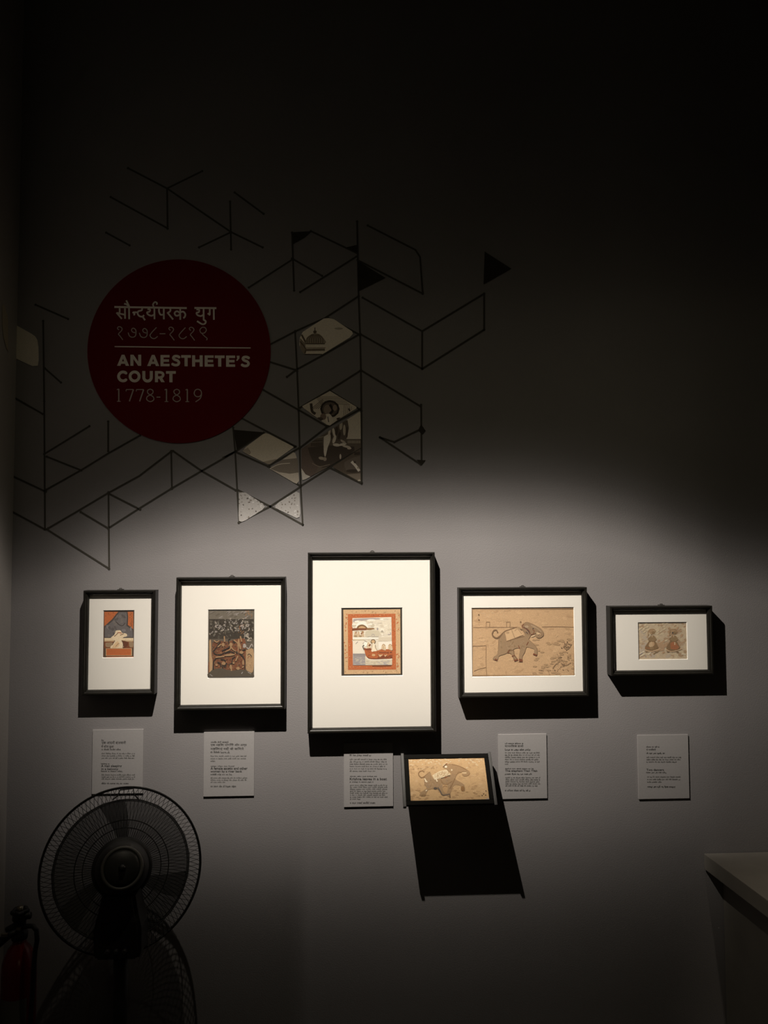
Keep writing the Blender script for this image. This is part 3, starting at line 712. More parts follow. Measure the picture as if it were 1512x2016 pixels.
# ------------------------------------------------------------------ tilted tactile panel with the second elephant
def tilted_panel():
    tl, tr = at(796, 1484.5, .036), at(961, 1484, .036)
    bl, br = at(799.5, 1585, .128), at(973, 1582, .128)
    z1, z0 = (tl.z + tr.z) / 2, (bl.z + br.z) / 2
    x0, x1 = (tl.x + bl.x) / 2, (tr.x + br.x) / 2
    L = math.hypot(z1 - z0, .092); ang = math.atan2(.092, z1 - z0)
    w = x1 - x0
    org = Vector(((x0 + x1) / 2, 0, z0 - .012))
    t = thing('tilted_display', org, 'small tilted black panel with a tan elephant picture on grey wall rails', 'display panel')
    # local frame of the board: u along x, v down the slope, n outwards
    o = Vector((0, -.036, z1 - org.z)); v = Vector((0, -.092, -(z1 - z0))).normalized(); n = Vector((0, -v.z * -1, v.y)).normalized()
    n = Vector((1, 0, 0)).cross(v).normalized()
    if n.y > 0: n = -n
    def P(u, s, k): return o + Vector((u, 0, 0)) + v * s + n * k
    def slab(name, u0, u1, s0, s1, k0, k1, m, bev=.001, par=None):
        bm = bmesh.new()
        vs = [bm.verts.new(P(u, s, k)) for u in (u0, u1) for s in (s0, s1) for k in (k0, k1)]
        for f in ((0, 1, 3, 2), (4, 6, 7, 5), (0, 4, 5, 1), (2, 3, 7, 6), (0, 2, 6, 4), (1, 5, 7, 3)):
            bm.faces.new([vs[i] for i in f])
        if bev: bmesh.ops.bevel(bm, geom=list(bm.edges), offset=bev, segments=2, affect='EDGES', profile=.6)
        return obj(name, bm, m, par or t)
    fw = .0125
    slab('back_board', -w / 2 + .002, w / 2 - .002, .001, L - .001, -.014, -.0035, M['panel'])
    slab('frame_rail', -w / 2, w / 2, 0, fw, -.012, 0, M['panel']); slab('frame_rail', -w / 2, w / 2, L - fw, L, -.012, 0, M['panel'])
    slab('frame_rail', -w / 2, -w / 2 + fw, fw, L - fw, -.012, 0, M['panel']); slab('frame_rail', w / 2 - fw, w / 2, fw, L - fw, -.012, 0, M['panel'])
    def unit(px, py):
        r = at(px, py, 0) - CAM
        p0 = P(0, 0, -.003) + org
        tt = (p0 - CAM).dot(n) / r.dot(n)
        q = CAM + r * tt - p0
        return (q.x, -q.dot(v))
    pr = Print(unit); paint_elephant_small(pr, (800.5, 1492.5, 960.5, 1579.5))
    for i, (c, q) in enumerate(pr.P):
        pr.P[i] = (c, [(max(-w / 2 + fw - .001, min(w / 2 - fw + .001, a)), max(-L + fw - .001, min(-fw + .001, b))) for a, b in q])
    pr.P.insert(0, ((196, 161, 118), [(-w / 2 + fw - .001, -fw + .001), (w / 2 - fw + .001, -fw + .001), (w / 2 - fw + .001, -L + fw - .001), (-w / 2 + fw - .001, -L + fw - .001)]))
    pic = pr.build('painting', t, M['print'])
    # lay the print (x, -, z) onto the slope: x = u, z = -s
    for vtx in pic.data.vertices:
        vtx.co = P(vtx.co.x, -vtx.co.z, -.003 - vtx.co.y)
    # side rails, bent from the wall down past the lower edge
    for sx in (-1, 1):
        bm = bmesh.new()
        u = sx * (w / 2 + .0045)
        pts = [P(u, -.004, -.018), P(u, -.004, .001), P(u, L + .0045, .001), P(u, L + .0045, -.014)]
        prof = []
        for dx in (-.0042, .0042):
            prof.append([bm.verts.new(p + Vector((dx, 0, 0))) for p in pts])
        for k in range(4):
            bm.faces.new((prof[0][k], prof[0][(k + 1) % 4], prof[1][(k + 1) % 4], prof[1][k]))
        bm.faces.new(prof[0][::-1]); bm.faces.new(prof[1])
        bmesh.ops.bevel(bm, geom=list(bm.edges), offset=.0012, segments=2, affect='EDGES', profile=.6)
        obj('side_rail', bm, M['rail'], t)
        # arm to the wall
        bm = bmesh.new()
        xa = sx * (w / 2 - .02)
        p1, p2 = P(xa, .02, -.013), P(xa, L - .02, -.013)
        for dx in (-.003, .003): pass
        A = [(p1.y, p1.z), (p2.y, p2.z), (p2.y + .012, p2.z), (-.0005, p1.z - .035), (-.0005, p1.z + .012)]
        f0 = [bm.verts.new((xa - .003, y, z)) for y, z in A]; f1 = [bm.verts.new((xa + .003, y, z)) for y, z in A]
        bm.faces.new(f0[::-1]); bm.faces.new(f1)
        for k in range(5): bm.faces.new((f0[k], f0[(k + 1) % 5], f1[(k + 1) % 5], f1[k]))
        obj('wall_arm', bm, M['panel'], t)
tilted_panel()

# ------------------------------------------------------------------ caption boards
def words(R, x0, x1, y, h, cw=1.5, ragged=0.0):
    """an unreadably small line of print: word-wide runs of letter strokes"""
    out = []; x = x0
    while x < x1 - 2:
        n = R.randint(2, 8)
        for k in range(n):
            if x > x1: break
            hh = h * R.choice([.55, .6, .62, .66, .95])
            wv = cw * (.55 + .35 * R.random())
            base = y + h / 2 + (h * .22 if R.random() < .1 else 0)
            out.append([(x, base - hh), (x + wv, base - hh), (x + wv, base), (x, base)])
            x += cw
        x += cw * 1.1
    return out

LT = .004
def caption(box_px, label, lines, seed, skew=0.0):
    x0, y0, x1, y1 = box_px
    a, b = at(x0, y0, LT), at(x1, y1, LT)
    org = Vector(((a.x + b.x) / 2, 0, b.z))
    t = thing('caption_board', org, label, 'caption board', 'caption boards under the frames')
    bm = bmesh.new(); box(bm, a.x - org.x, b.x - org.x, -LT, -.0004, 0, a.z - b.z, .0003)
    obj('board', bm, M['label'], t)
    R = random.Random(seed); d = LT + .0003
    gb = []
    for ln in lines:
        k = ln[0]
        if k == 'T':
            _, s, xa, ya, xb, yb = ln
            text_on_wall('title_lettering', s, xa, ya, xb, yb, M['ink'], t, org, d, .018)
        elif k == 'H':
            _, s, xa, ya, xb, yb = ln
            text_on_wall('hindi_lettering', s, xa, ya, xb, yb, M['ink_mid'], t, org, d, .012)
        elif k == 'M':
            _, xa, xb, y, h = ln
            flat('detail_line', words(R, xa, xb, y, h, 1.5), M['ink_mid'], t, org, d)
        elif k == 'B':
            _, xa, xb, ya, yb, n, last = ln
            for i in range(n):
                y = ya + (yb - ya) * i / max(1, n - 1)
                gb += words(R, xa, last if i == n - 1 else xb, y, 2.9, 1.35)
    if gb:
        o = flat('body_print', gb, M['ink_grey'], t, org, d); tag(o, kind='stuff')
    return t

caption((182.5, 1437, 281, 1561.5), 'grey caption board partly behind the fan guard, under leftmost frame', [
    ('M', 200, 208, 1457, 3.5), ('H', 'एक आदमी बालकनी', 200, 1458.5, 248, 1466), ('H', 'में सोता हुआ', 199.5, 1466.5, 224, 1473.5), ('M', 200, 238, 1475, 3.6),
    ('B', 200, 266, 1483, 1492, 3, 264), ('M', 199, 215, 1503.5, 2.6), ('T', 'A man sleeping', 199, 1505.5, 239.5, 1511.5), ('T', 'in a balcony', 199.5, 1511.8, 233, 1517),
    ('M', 199, 242, 1518, 3.2), ('B', 200, 266, 1525, 1533, 3, 264), ('M', 200, 253, 1541.8, 3.6)], 1)
caption((401.5, 1441.5, 500, 1566.5), 'grey caption board second from left, text about women by a river', [
    ('M', 415, 453, 1460.5, 3.5), ('H', 'एक महिला योगिनी और अन्य', 414.5, 1463.5, 486, 1470), ('H', 'महिलाएं नदी के किनारे', 414.5, 1471, 480, 1477.5), ('M', 414.5, 453, 1480.3, 4),
    ('B', 414.5, 486, 1488, 1498, 3, 425), ('M', 415, 461, 1508, 2.4), ('T', 'A female ascetic and other', 414.5, 1509.8, 487, 1515.5), ('T', 'women by a river bank', 414.5, 1516.5, 476.5, 1522),
    ('M', 414.5, 457, 1524.3, 3.4), ('B', 414.5, 486, 1531, 1539.5, 3, 443), ('M', 414.5, 465, 1547.5, 4)], 2)
caption((677, 1463, 774, 1587), 'grey caption board beneath the tallest frame, its top edge in shadow', [
    ('H', 'कृष्ण का नाव में प्रस्थान करना', 689, 1475.5, 757, 1483), ('M', 688.5, 730, 1486.5, 3.6), ('B', 688.5, 761.5, 1494.5, 1517.5, 6, 739), ('M', 689, 744, 1528, 2.5),
    ('T', 'Krishna leaves in a boat', 688.5, 1531, 761.5, 1536), ('M', 688.5, 737, 1538.8, 3.2), ('B', 689, 762, 1545.5, 1572.5, 8, 709), ('M', 689, 738.5, 1580, 4)], 3)
caption((980.5, 1446, 1077.5, 1571.5), 'grey caption board right of the tilted panel, text about an elephant', [
    ('M', 994, 1032, 1463.2, 3.3), ('H', 'थानतिलक हाथी', 994, 1466, 1030.5, 1471.5), ('M', 994, 1043, 1475.4, 4), ('B', 994, 1062.5, 1481.5, 1503.5, 6, 1000),
    ('M', 994.5, 1050, 1512.8, 2.6), ('T', 'The elephant Than Tilak', 994.5, 1515.5, 1058.5, 1520.5), ('M', 994, 1046, 1523.4, 3.3), ('B', 995, 1063, 1530.5, 1546.5, 5, 1059), ('M', 994, 1044, 1555.7, 3.6)], 4)
caption((1255, 1447.5, 1357.5, 1571.5), 'grey caption board below the rightmost frame with two figures', [
    ('M', 1272.5, 1297.5, 1470, 3), ('H', 'दो नायिकाएँ', 1272.5, 1473.5, 1291, 1478.3), ('M', 1272.5, 1310, 1482.4, 3.6), ('B', 1272.5, 1340, 1490.5, 1499.5, 3, 1334),
    ('T', 'Two dancers', 1272.5, 1513.4, 1307, 1517.6), ('M', 1272, 1315, 1520.4, 3.2), ('B', 1274, 1340, 1529, 1539, 3, 1303), ('M', 1274.5, 1328, 1548.3, 3.8)], 5)

# ------------------------------------------------------------------ red round sign
def round_sign():
    cx, cy, rx, ry = 352.5, 691.5, 180.5, 181.0
    org = at(cx, cy + ry, 0); org.y = 0
    t = thing('round_sign', org, 'dark red round wall sign with bilingual white gallery title', 'sign')
    bm = bmesh.new(); n = 96
    f = [bm.verts.new(at(cx + rx * math.cos(2 * PI * k / n), cy + ry * math.sin(2 * PI * k / n), .0025) - org) for k in range(n)]
    bk = [bm.verts.new(v.co * 1.0) for v in f]
    for v in bk: v.co.y = -.0003
    bm.faces.new(f)
    for k in range(n): bm.faces.new((f[k], bk[k], bk[(k + 1) % n], f[(k + 1) % n]))
    obj('disc', bm, M['red'], t)
    d = .0029
    S_ = lambda p: (150 + p[0] / 3.78, 490 + p[1] / 3.78)
    def strokes(name, lines, w, m, sm=4):
        polys = []
        for l in lines:
            ww = w
            if isinstance(l, tuple): l, ww = l
            polys += ribbon_polys([S_(p) for p in (smooth_line(l, sm) if sm else l)], ww / 3.78)
        return flat(name, polys, m, t, org, d)
    V = lambda x, a=437, b=525: ([(x, a), (x, b)], 15)
    K = lambda p: ((220 + p[0] / 6.873 - 150) * 3.78, (585 + p[1] / 6.873 - 490) * 3.78)
    h = [([(35, 133), (500, 140), (1015, 148)], 26), ([(1118, 146), (1416, 149)], 26),
         [(107, 150), (104, 212), (72, 214)], [(64, 208), (136, 294)], [(100, 222), (180, 238)], [(178, 150), (180, 292)],
         [(234, 140), (236, 298)], [(238, 132), (218, 88), (196, 44)], [(232, 128), (204, 100), (168, 88)],
         [(282, 204), (308, 222), (300, 244)], [(288, 206), (330, 204), (352, 206)],
         [(412, 150), (404, 178), (362, 190), (350, 222), (374, 256), (414, 264), (436, 244)], [(414, 258), (450, 312)],
         [(484, 162), (518, 168), (510, 196), (478, 206), (492, 234), (534, 252), (576, 236)], [(576, 142), (578, 298)], ([(568, 134), (558, 98), (584, 66), (612, 78), (608, 100)], 20),
         [(640, 152), (640, 196), (660, 236), (702, 236)], [(704, 152), (705, 300)],
         [(792, 152), (792, 188), (756, 214)], [(752, 206), (830, 302)],
         [(926, 152), (927, 306)], [(926, 216), (882, 190), (850, 216), (868, 250), (904, 246), (926, 226)], [(926, 206), (966, 196), (994, 226), (990, 262), (970, 284)],
         [(1146, 166), (1182, 172), (1178, 202), (1148, 212), (1160, 242), (1204, 256), (1242, 238)], [(1243, 156), (1244, 310)], [(1240, 304), (1272, 326), (1262, 356), (1224, 366), (1154, 324)],
         [(1326, 156), (1326, 240)], [(1298, 218), (1332, 244)], [(1380, 156), (1382, 306)]]
    hk = []
    for l in h:
        l, w = l if isinstance(l, tuple) else (l, 23)
        hk.append(([K(p) for p in l], w / 6.873 * 3.78))
    strokes('hindi_title', hk, 13, M['white'])
    one = [(98, 442), (78, 426), (86, 404), (116, 402), (140, 426), (130, 456), (92, 498), (110, 524), (150, 578)]
    sev = [(222, 480), (240, 525), (280, 543), (318, 526), (328, 482), (322, 440), (290, 420), (268, 440), (280, 470), (318, 482)]
    eig = [(605, 410), (540, 480), (518, 520), (545, 555), (585, 558), (622, 530)]
    nin = [(1235, 495), (1205, 480), (1193, 442), (1225, 408), (1265, 415), (1279, 450), (1252, 485), (1222, 490), (1252, 525), (1290, 558), (1282, 582)]
    sh = lambda l, dx, dy=0: [K((x + dx, y + dy)) for x, y in l]
    strokes('hindi_dates', [sh(one, 0), sh(sev, 0), sh(sev, 152, 4), sh(eig, 0), sh([(648, 495), (725, 495)], 0), sh(one, 696, 6), sh(eig, 392, 2), sh(one, 972, 8), sh(nin, 0)], 6.6, M['white_thin'])
    strokes('divider_rule', [[(286, 727), (790, 733), (1298, 737)]], 8, M['white'], 0)
    Q = lambda p: (225 + p[0] / 5.498, 690 + p[1] / 5.498)
    polys = []
    def P_(*pts): polys.append([Q(p) for p in pts])
    def bar(x0, y0, x1, y1): P_((x0, y0), (x1, y0), (x1, y1), (x0, y1))
    def arc(pts, w): polys.extend(ribbon_polys([Q(p) for p in smooth_line(pts, 5)], w / 5.498))
    def lA(x, y): P_((x, y + 120), (x + 36, y + 120), (x + 80, y), (x + 50, y)); P_((x + 50, y), (x + 80, y), (x + 130, y + 120), (x + 94, y + 120)); bar(x + 36, y + 72, x + 94, y + 98)
    def lN(x, y): bar(x, y, x + 33, y + 120); bar(x + 85, y, x + 117, y + 120); P_((x, y), (x + 33, y), (x + 117, y + 120), (x + 85, y + 120))
    def lE(x, y):
        bar(x, y, x + 33, y + 122)
        for k in (0, 47, 95): bar(x, y + k, x + (92 if k == 47 else 98), y + k + 27)
    def lT(x, y): bar(x, y, x + 106, y + 29); bar(x + 36, y, x + 70, y + 121)
    def lH(x, y): bar(x, y, x + 33, y + 122); bar(x + 82, y, x + 115, y + 122); bar(x, y + 46, x + 115, y + 75)
    def lS(x, y): arc([(x + 92, y + 27), (x + 66, y + 14), (x + 34, y + 17), (x + 24, y + 36), (x + 42, y + 52), (x + 70, y + 62), (x + 85, y + 84), (x + 72, y + 106), (x + 40, y + 110), (x + 9, y + 96)], 29)
    lA(30, 46); lN(174, 46); lA(356, 48); lE(500, 49); lS(615, 48); lT(724, 50); lH(842, 52); lE(978, 53); lT(1088, 54); lE(1210, 55); lS(1368, 57)
    P_((1324, 57), (1356, 57), (1354, 86), (1332, 112), (1318, 110), (1330, 88))
    O = lambda cx, cy, r, a0, a1: [(cx + r * math.cos(a0 + (a1 - a0) * k / 14), cy + r * math.sin(a0 + (a1 - a0) * k / 14)) for k in range(15)]
    arc(O(95, 281, 48, -.78, -2 * PI + .78), 31); arc(O(220, 281, 49, 0, 2 * PI), 31)
    bar(303, 222, 336, 292); bar(384, 222, 417, 292); arc([(319.5, 290)] + O(360, 290, 41, PI, 0)[1:-1] + [(400.5, 290)], 32)
    bar(440, 222, 473, 343); arc([(455, 237), (500, 237), (526, 250), (526, 276), (500, 292), (455, 292)], 28); P_((478, 290), (512, 286), (546, 343), (508, 343))
    lT(560, 223)
    flat('title_lettering', polys, M['white'], t, org, d)
    # serif dates
    sd = {'1': [([(0, 0), (0, 92)], 9), ([(-14, 6), (0, 0)], 6), ([(-14, 93), (14, 93)], 5)],
          '7': [([(-26, 4), (28, 4)], 6), ([(28, 4), (-2, 92)], 9), ([(-26, 4), (-27, 18)], 5)],
          '8': [([(0, 0), (19, 10), (19, 30), (0, 44), (-22, 56), (-26, 78), (0, 94), (26, 80), (22, 58), (0, 44), (-18, 30), (-19, 10), (0, 0)], 6.5)],
          '9': [([(26, 40), (14, 54), (-10, 54), (-26, 34), (-18, 8), (2, 0), (24, 12), (28, 40), (18, 70), (-16, 94)], 7)],
          '-': [([(-14, 60), (14, 60)], 7)]}
    polys = []
    for ch, x in zip('1778-1819', (317, 398, 474, 551, 612, 672, 748, 827, 904)):
        for l, w in sd[ch]:
            pts = [(x + px, 1042 + py + (x - 317) * .004) for px, py in l]
            polys += ribbon_polys([S_(p) for p in (smooth_line(pts, 3) if len(pts) > 2 else pts)], w / 3.78)
    flat('date_lettering', polys, M['white_thin'], t, org, d)
round_sign()

# ------------------------------------------------------------------ lattice decal
def lattice():
    org = at(460, 1119, 0); org.y = 0
    t = thing('lattice_decal', org, 'dark line star lattice decal across the upper grey wall', 'wall decal')
    d = .0009
    L = [[(18, 1004), (88, 1042)], [(92, 1042), (214, 1119)], [(213, 830), (213, 888)], [(213.5, 969), (215, 1120)], [(85, 632), (87, 790)], [(87, 790), (88.5, 1042)],
         [(95, 1040), (155, 1005), (212, 971)], [(212, 971), (274, 937), (338, 888)], [(91, 964), (159, 926)], [(159, 926), (214, 892), (276, 857)],
         [(18, 934), (90, 968)], [(159, 1008), (213, 1040)], [(213, 1040), (274, 1001), (337, 962)], [(337, 962), (397, 927)], [(397, 927), (463, 889)],
         [(213, 971), (276, 1003)], [(92, 899), (160, 926)], [(87, 894), (176, 839)], [(337, 888), (338.5, 962)], [(341, 888), (397, 927)], [(397, 927), (464, 965)],
         [(459, 842), (463, 889)], [(463, 889), (467, 964)], [(467, 964), (471, 1028)], [(467, 964), (532, 997)], [(532, 997), (596, 1033)], [(470, 1029), (532, 997)], [(532, 997), (592, 958)],
         [(463, 889), (528, 918)], [(528, 918), (590, 956)], [(463, 889), (519, 852)], [(519, 852), (580, 880)], [(528, 918), (590, 881)],
         [(575, 458), (579, 572)], [(581, 652), (585, 731)], [(585, 731), (588, 809)], [(588, 809), (590, 884)], [(590, 884), (592, 958)], [(592, 958), (596, 1033)],
         [(703, 436), (706, 583)], [(706, 583), (709, 661)], [(709, 661), (710.5, 731)], [(710.5, 731), (711.5, 809)], [(711.5, 809), (712, 950)],
         [(530, 679), (582, 652)], [(582, 652), (640, 626), (706, 583)], [(646, 626), (708, 659)], [(530, 712), (581, 728)], [(565, 742), (583, 728)], [(583, 728), (645, 694), (709, 657)],
         [(590, 803), (649, 768)], [(649, 768), (709, 730)], [(649, 769), (710, 807)], [(519, 768), (588, 807)], [(588, 807), (643, 839)], [(590, 882), (643, 841)], [(643, 841), (710, 805)],
         [(590, 958), (650, 920)], [(650, 920), (711, 881)], [(650, 921), (712, 952)], [(440, 901), (463, 889)], [(477, 824), (582, 879)],
         [(575, 509), (634, 543)], [(490, 566), (577, 510)], [(591, 575), (702, 505)], [(612, 455), (702, 498)], [(724, 444), (818, 492), (827, 506), (832, 576)], [(704, 512), (832, 578)],
         [(714, 586), (831, 652)], [(831, 652), (953, 578)], [(831, 652), (831, 725)], [(953, 578), (953, 649)], [(831, 726), (953, 649)], [(710, 658), (831, 726)], [(711, 729), (828, 800)],
         [(829, 797), (830, 912)], [(748, 861), (776, 870)], [(776, 870), (832, 843)], [(748, 861), (828, 914)],
         [(252, 331), (329, 371)], [(329, 371), (455, 457)], [(455, 457), (517, 487)], [(329, 371), (398, 337)], [(329, 371), (330, 450)], [(218, 388), (329, 449)], [(392, 487), (455, 457)], [(453, 397), (455, 491)], [(209, 458), (255, 483)], [(462, 379), (519, 421)],
         [(70, 600), (134, 628)], [(88, 725), (120, 753)], [(20, 778), (84, 815)]]
    for l in L:
        w = 3.5
        polys = ribbon_polys(l, w)
        for e in (l[0], l[-1]):
            polys.append([(e[0] + w * .75 * math.cos(k * PI / 3), e[1] + w * .75 * math.sin(k * PI / 3)) for k in range(6)])
        flat('lattice_line', polys, M['line'], t, org, d)
    for q in ([(704, 513), (759, 547), (705, 574)], [(954, 495), (1007, 529), (952, 560)], [(575, 457), (615, 455), (600, 468), (577, 481)], [(681, 487), (703, 482), (703, 498)], [(460, 846), (519, 851), (466, 886)], [(829, 835), (838, 848), (831, 856), (823, 847)], [(820, 905), (838, 906), (830, 916)]):
        flat('dark_triangle', [q], M['node_dark'], t, org, d + .0002)
    return t
lattice()

# printed picture cells of the lattice (cut-outs of one old painting)
def picture_cell(outline, label, deco, base=(172, 160, 140), gain=(1.75, 1.88, 2.2)):
    org = at(sum(p[0] for p in outline) / len(outline), max(p[1] for p in outline), 0); org.y = 0
    def unit(px, py):
        v = at(px, py, .0015) - org
        return (v.x, v.z)
    # clip helper: the deco stays inside by construction
    pr = Print(unit, gain); pr.poly(base, outline)
    deco(pr)
    t = pr.build('picture_cell', None, M['print'], y=-.0015)
    t.location = org
    return tag(t, label, 'wall decal', 'printed lattice cells')

def inside(poly, x, y):
    c = False
    for (x0, y0), (x1, y1) in zip(poly, poly[1:] + poly[:1]):
        if (y0 > y) != (y1 > y) and x < (x1 - x0) * (y - y0) / (y1 - y0) + x0: c = not c
    return c

def clipped(poly_clip, pts):
    """clip pts to a convex outline (Sutherland-Hodgman)"""
    A = sum(a[0] * b[1] - b[0] * a[1] for a, b in zip(poly_clip, poly_clip[1:] + poly_clip[:1]))
    P = poly_clip if A > 0 else poly_clip[::-1]
    out = list(pts)
    for a, b in zip(P, P[1:] + P[:1]):
        src, out = out, []
        sd = lambda p: (b[0] - a[0]) * (p[1] - a[1]) - (b[1] - a[1]) * (p[0] - a[0])
        for p, q in zip(src, src[1:] + src[:1]):
            sp_, sq = sd(p), sd(q)
            if sp_ >= 0: out.append(p)
            if (sp_ >= 0) != (sq >= 0):
                k = sp_ / (sp_ - sq); out.append((p[0] + (q[0] - p[0]) * k, p[1] + (q[1] - p[1]) * k))
        if not out: return []
    return out

class Clip:
    """draws on a print inside a convex outline, in enlarged-detail coordinates"""
    def __init__(self, pr, outline, ox, oy, s):
        self.pr, self.o, self.f, self.s = pr, outline, (lambda p: (ox + p[0] / s, oy + p[1] / s)), s
    def _put(self, col, pts):
        q = clipped(self.o, pts)
        if len(q) >= 3: self.pr.poly(col, q)
    def poly(self, col, pts, smooth=0):
        q = [self.f(p) for p in pts]
        if smooth: q = smooth_line(q + [q[0]], smooth)[:-1]
        self._put(col, q)
    def line(self, col, pts, w, smooth=4):
        q = [self.f(p) for p in pts]
        for r in ribbon_polys(smooth_line(q, smooth) if smooth else q, w / self.s): self._put(col, r)
    def ell(self, col, x, y, rx, ry, a=0):
        self.poly(col, [(x + rx * math.cos(k * PI / 6) * math.cos(a) - ry * math.sin(k * PI / 6) * math.sin(a), y + rx * math.cos(k * PI / 6) * math.sin(a) + ry * math.sin(k * PI / 6) * math.cos(a)) for k in range(12)])

F = lambda pts: [(440 + x / 4.583, 600 + y / 4.583) for x, y in pts]
DKC, MDC, LTC = (62, 52, 42), (104, 92, 78), (186, 172, 150)
c1 = F([(905, 124), (950, 120), (1000, 132), (1160, 240), (1168, 262), (1140, 295), (890, 448), (730, 448), (700, 410), (685, 360), (688, 300), (715, 245), (760, 215)])
def d1(pr):
    g = Clip(pr, c1, 440, 600, 4.583)
    g.poly((120, 106, 86), [(690, 300), (740, 350), (735, 445), (690, 440)]); g.line((84, 70, 54), [(705, 270), (745, 345)], 16); g.line((84, 70, 54), [(690, 330), (740, 395), (735, 440)], 12)
    g.poly((130, 116, 95), [(740, 350), (750, 300), (790, 268), (830, 258), (870, 268), (905, 305), (915, 350)], 3)
    for x in range(755, 910, 20): g.line((84, 70, 54), [(830 + (x - 830) * .4, 268), (x, 305), (x, 345)], 6)
    g.line((74, 60, 46), [(740, 352), (915, 352)], 9); g.line((84, 70, 54), [(825, 260), (825, 205)], 8); g.ell((84, 70, 54), 825, 245, 16, 14)
    g.line((120, 104, 82), [(740, 390), (920, 388)], 6); g.line((96, 82, 64), [(735, 408), (915, 405)], 20); g.line((84, 70, 54), [(730, 448), (890, 448)], 10); g.ell((150, 136, 114), 1040, 215, 40, 10)
picture_cell(c1, 'pale printed lattice cell with a small ribbed dome, uppermost', d1, (190, 176, 152))
c2 = F([(960, 778), (1198, 920), (1200, 935), (1030, 1040), (960, 1090), (930, 1082), (720, 930), (710, 915)])
def d2(pr):
    g = Clip(pr, c2, 440, 600, 4.583)
    for k in range(7): g.line((120, 106, 88), [(830 + k * 6, 850 + k * 10 - 20), (1060 + k * 14, 830 + k * 12)], 5)
    for k in range(4): g.line((110, 96, 80), [(790 + k * 20, 940), (900, 850 + k * 14)], 7)
    for k in range(5): g.line((120, 106, 88), [(1090 + k * 16, 900 + k * 4), (1085 + k * 16, 1000)], 5)
    g.ell((46, 38, 30), 960, 940, 88, 80); g.ell((86, 74, 62), 960, 940, 70, 62); g.ell((120, 104, 88), 940, 945, 36, 44); g.line((40, 32, 26), [(960, 900), (985, 950), (960, 985)], 22); g.ell((130, 112, 94), 1005, 930, 20, 28)
    g.poly(LTC, [(915, 990), (960, 985), (990, 1040), (960, 1088), (930, 1075)], 2); g.ell((110, 92, 76), 900, 1010, 28, 30); g.line(DKC, [(790, 890), (800, 960), (830, 985)], 24); g.ell((70, 58, 48), 870, 1030, 30, 16); g.line(DKC, [(1130, 935), (1140, 960)], 14)
    g.line((80, 68, 56), [(940, 1010), (950, 1060)], 8); g.ell(DKC, 1045, 1030, 26, 12)
picture_cell(c2, 'pale printed lattice cell showing a haloed head and shoulder', d2, (176, 162, 140))
c3 = F([(1228, 965), (1236, 975), (1240, 1290), (960, 1455), (740, 1575), (712, 1582), (703, 1500), (703, 1300), (790, 1240)])
def d3(pr):
    g = Clip(pr, c3, 440, 600, 4.583); R = random.Random(6)
    g.poly((176, 162, 140), [(1110, 1010), (1245, 940), (1245, 1212), (1110, 1212)]); g.line((96, 84, 70), [(1110, 1216), (1245, 1216)], 10)
    for k in range(9): g.line((150, 136, 114), [(1125 + k * 13, 1225), (1125 + k * 13, 1250)], 7)
    g.poly((84, 72, 60), [(1000, 1100), (1120, 1040), (1115, 1200), (1010, 1230)], 2)
    for k in range(12): g.line((60, 50, 40), [(790 + k * 9, 1220), (792 + k * 9, 1275)], 6)
    g.line((140, 126, 106), [(780, 1215), (900, 1190)], 6); g.line((110, 98, 82), [(780, 1245), (900, 1235)], 5)
    g.poly((88, 74, 62), [(700, 1290), (790, 1275), (860, 1450), (780, 1560), (700, 1520)], 2)
    g.poly((66, 56, 46), [(760, 1290), (920, 1270), (1180, 1280), (1130, 1360), (950, 1460), (860, 1460), (800, 1400)], 2)
    g.line((120, 104, 86), [(800, 1430), (870, 1460), (960, 1440)], 6)
    g.poly(LTC, [(905, 1190), (960, 1165), (965, 1220), (940, 1290), (920, 1370), (905, 1330)], 3); g.ell((150, 134, 112), 885, 1385, 28, 14, .2); g.ell((140, 124, 104), 915, 1392, 16, 18)
    for x, y, rx, ry, a in ((955, 1150, 10, 40, .2), (995, 1150, 12, 46, -.2), (1060, 1090, 14, 40, .1), (1090, 1130, 12, 50, 0), (1000, 1215, 14, 40, .3), (1020, 1265, 34, 14, .1), (1075, 1260, 36, 12, -.2), (1110, 1280, 40, 10, .2), (1135, 1296, 20, 9, 0), (1080, 1235, 30, 10, .6), (1055, 1370, 8, 24, 0)):
        g.ell(R.choice([LTC, (160, 146, 124), (176, 160, 138)]), x, y, rx, ry, a)
    for x, y, rx, ry, a in ((1020, 1140, 14, 40, .1), (975, 1180, 8, 30, 0), (1045, 1180, 12, 36, .2), (1115, 1150, 7, 50, 0)): g.ell(DKC, x, y, rx, ry, a)
    g.poly((176, 164, 144), [(700, 1470), (740, 1530), (785, 1550), (730, 1585), (700, 1580)])
picture_cell(c3, 'large printed lattice cell showing a striding draped figure', d3, (92, 80, 66))
c4 = F([(1232, 1300), (1238, 1590), (1215, 1592), (1110, 1535), (1000, 1475), (985, 1460)])
def d4(pr):
    g = Clip(pr, c4, 440, 600, 4.583)
    g.line(DKC, [(1180, 1345), (1240, 1340)], 26); g.poly((96, 84, 70), [(1090, 1420), (1240, 1360), (1240, 1500), (1110, 1500)], 2); g.ell(DKC, 1165, 1500, 60, 16); g.line((190, 176, 154), [(1155, 1415), (1190, 1450), (1225, 1500)], 24); g.ell(DKC, 1185, 1420, 10, 10); g.ell((140, 126, 104), 1215, 1470, 10, 9); g.poly((120, 106, 88), [(1110, 1530), (1240, 1520), (1240, 1600)]); g.ell((170, 156, 132), 1225, 1585, 14, 8)
picture_cell(c4, 'small dark printed lattice cell beneath the striding figure cell', d4, (84, 72, 58))
c5 = F([(350, 1172), (380, 1158), (410, 1165), (628, 1278), (632, 1288), (425, 1436), (400, 1440), (190, 1335), (175, 1318), (200, 1285)])
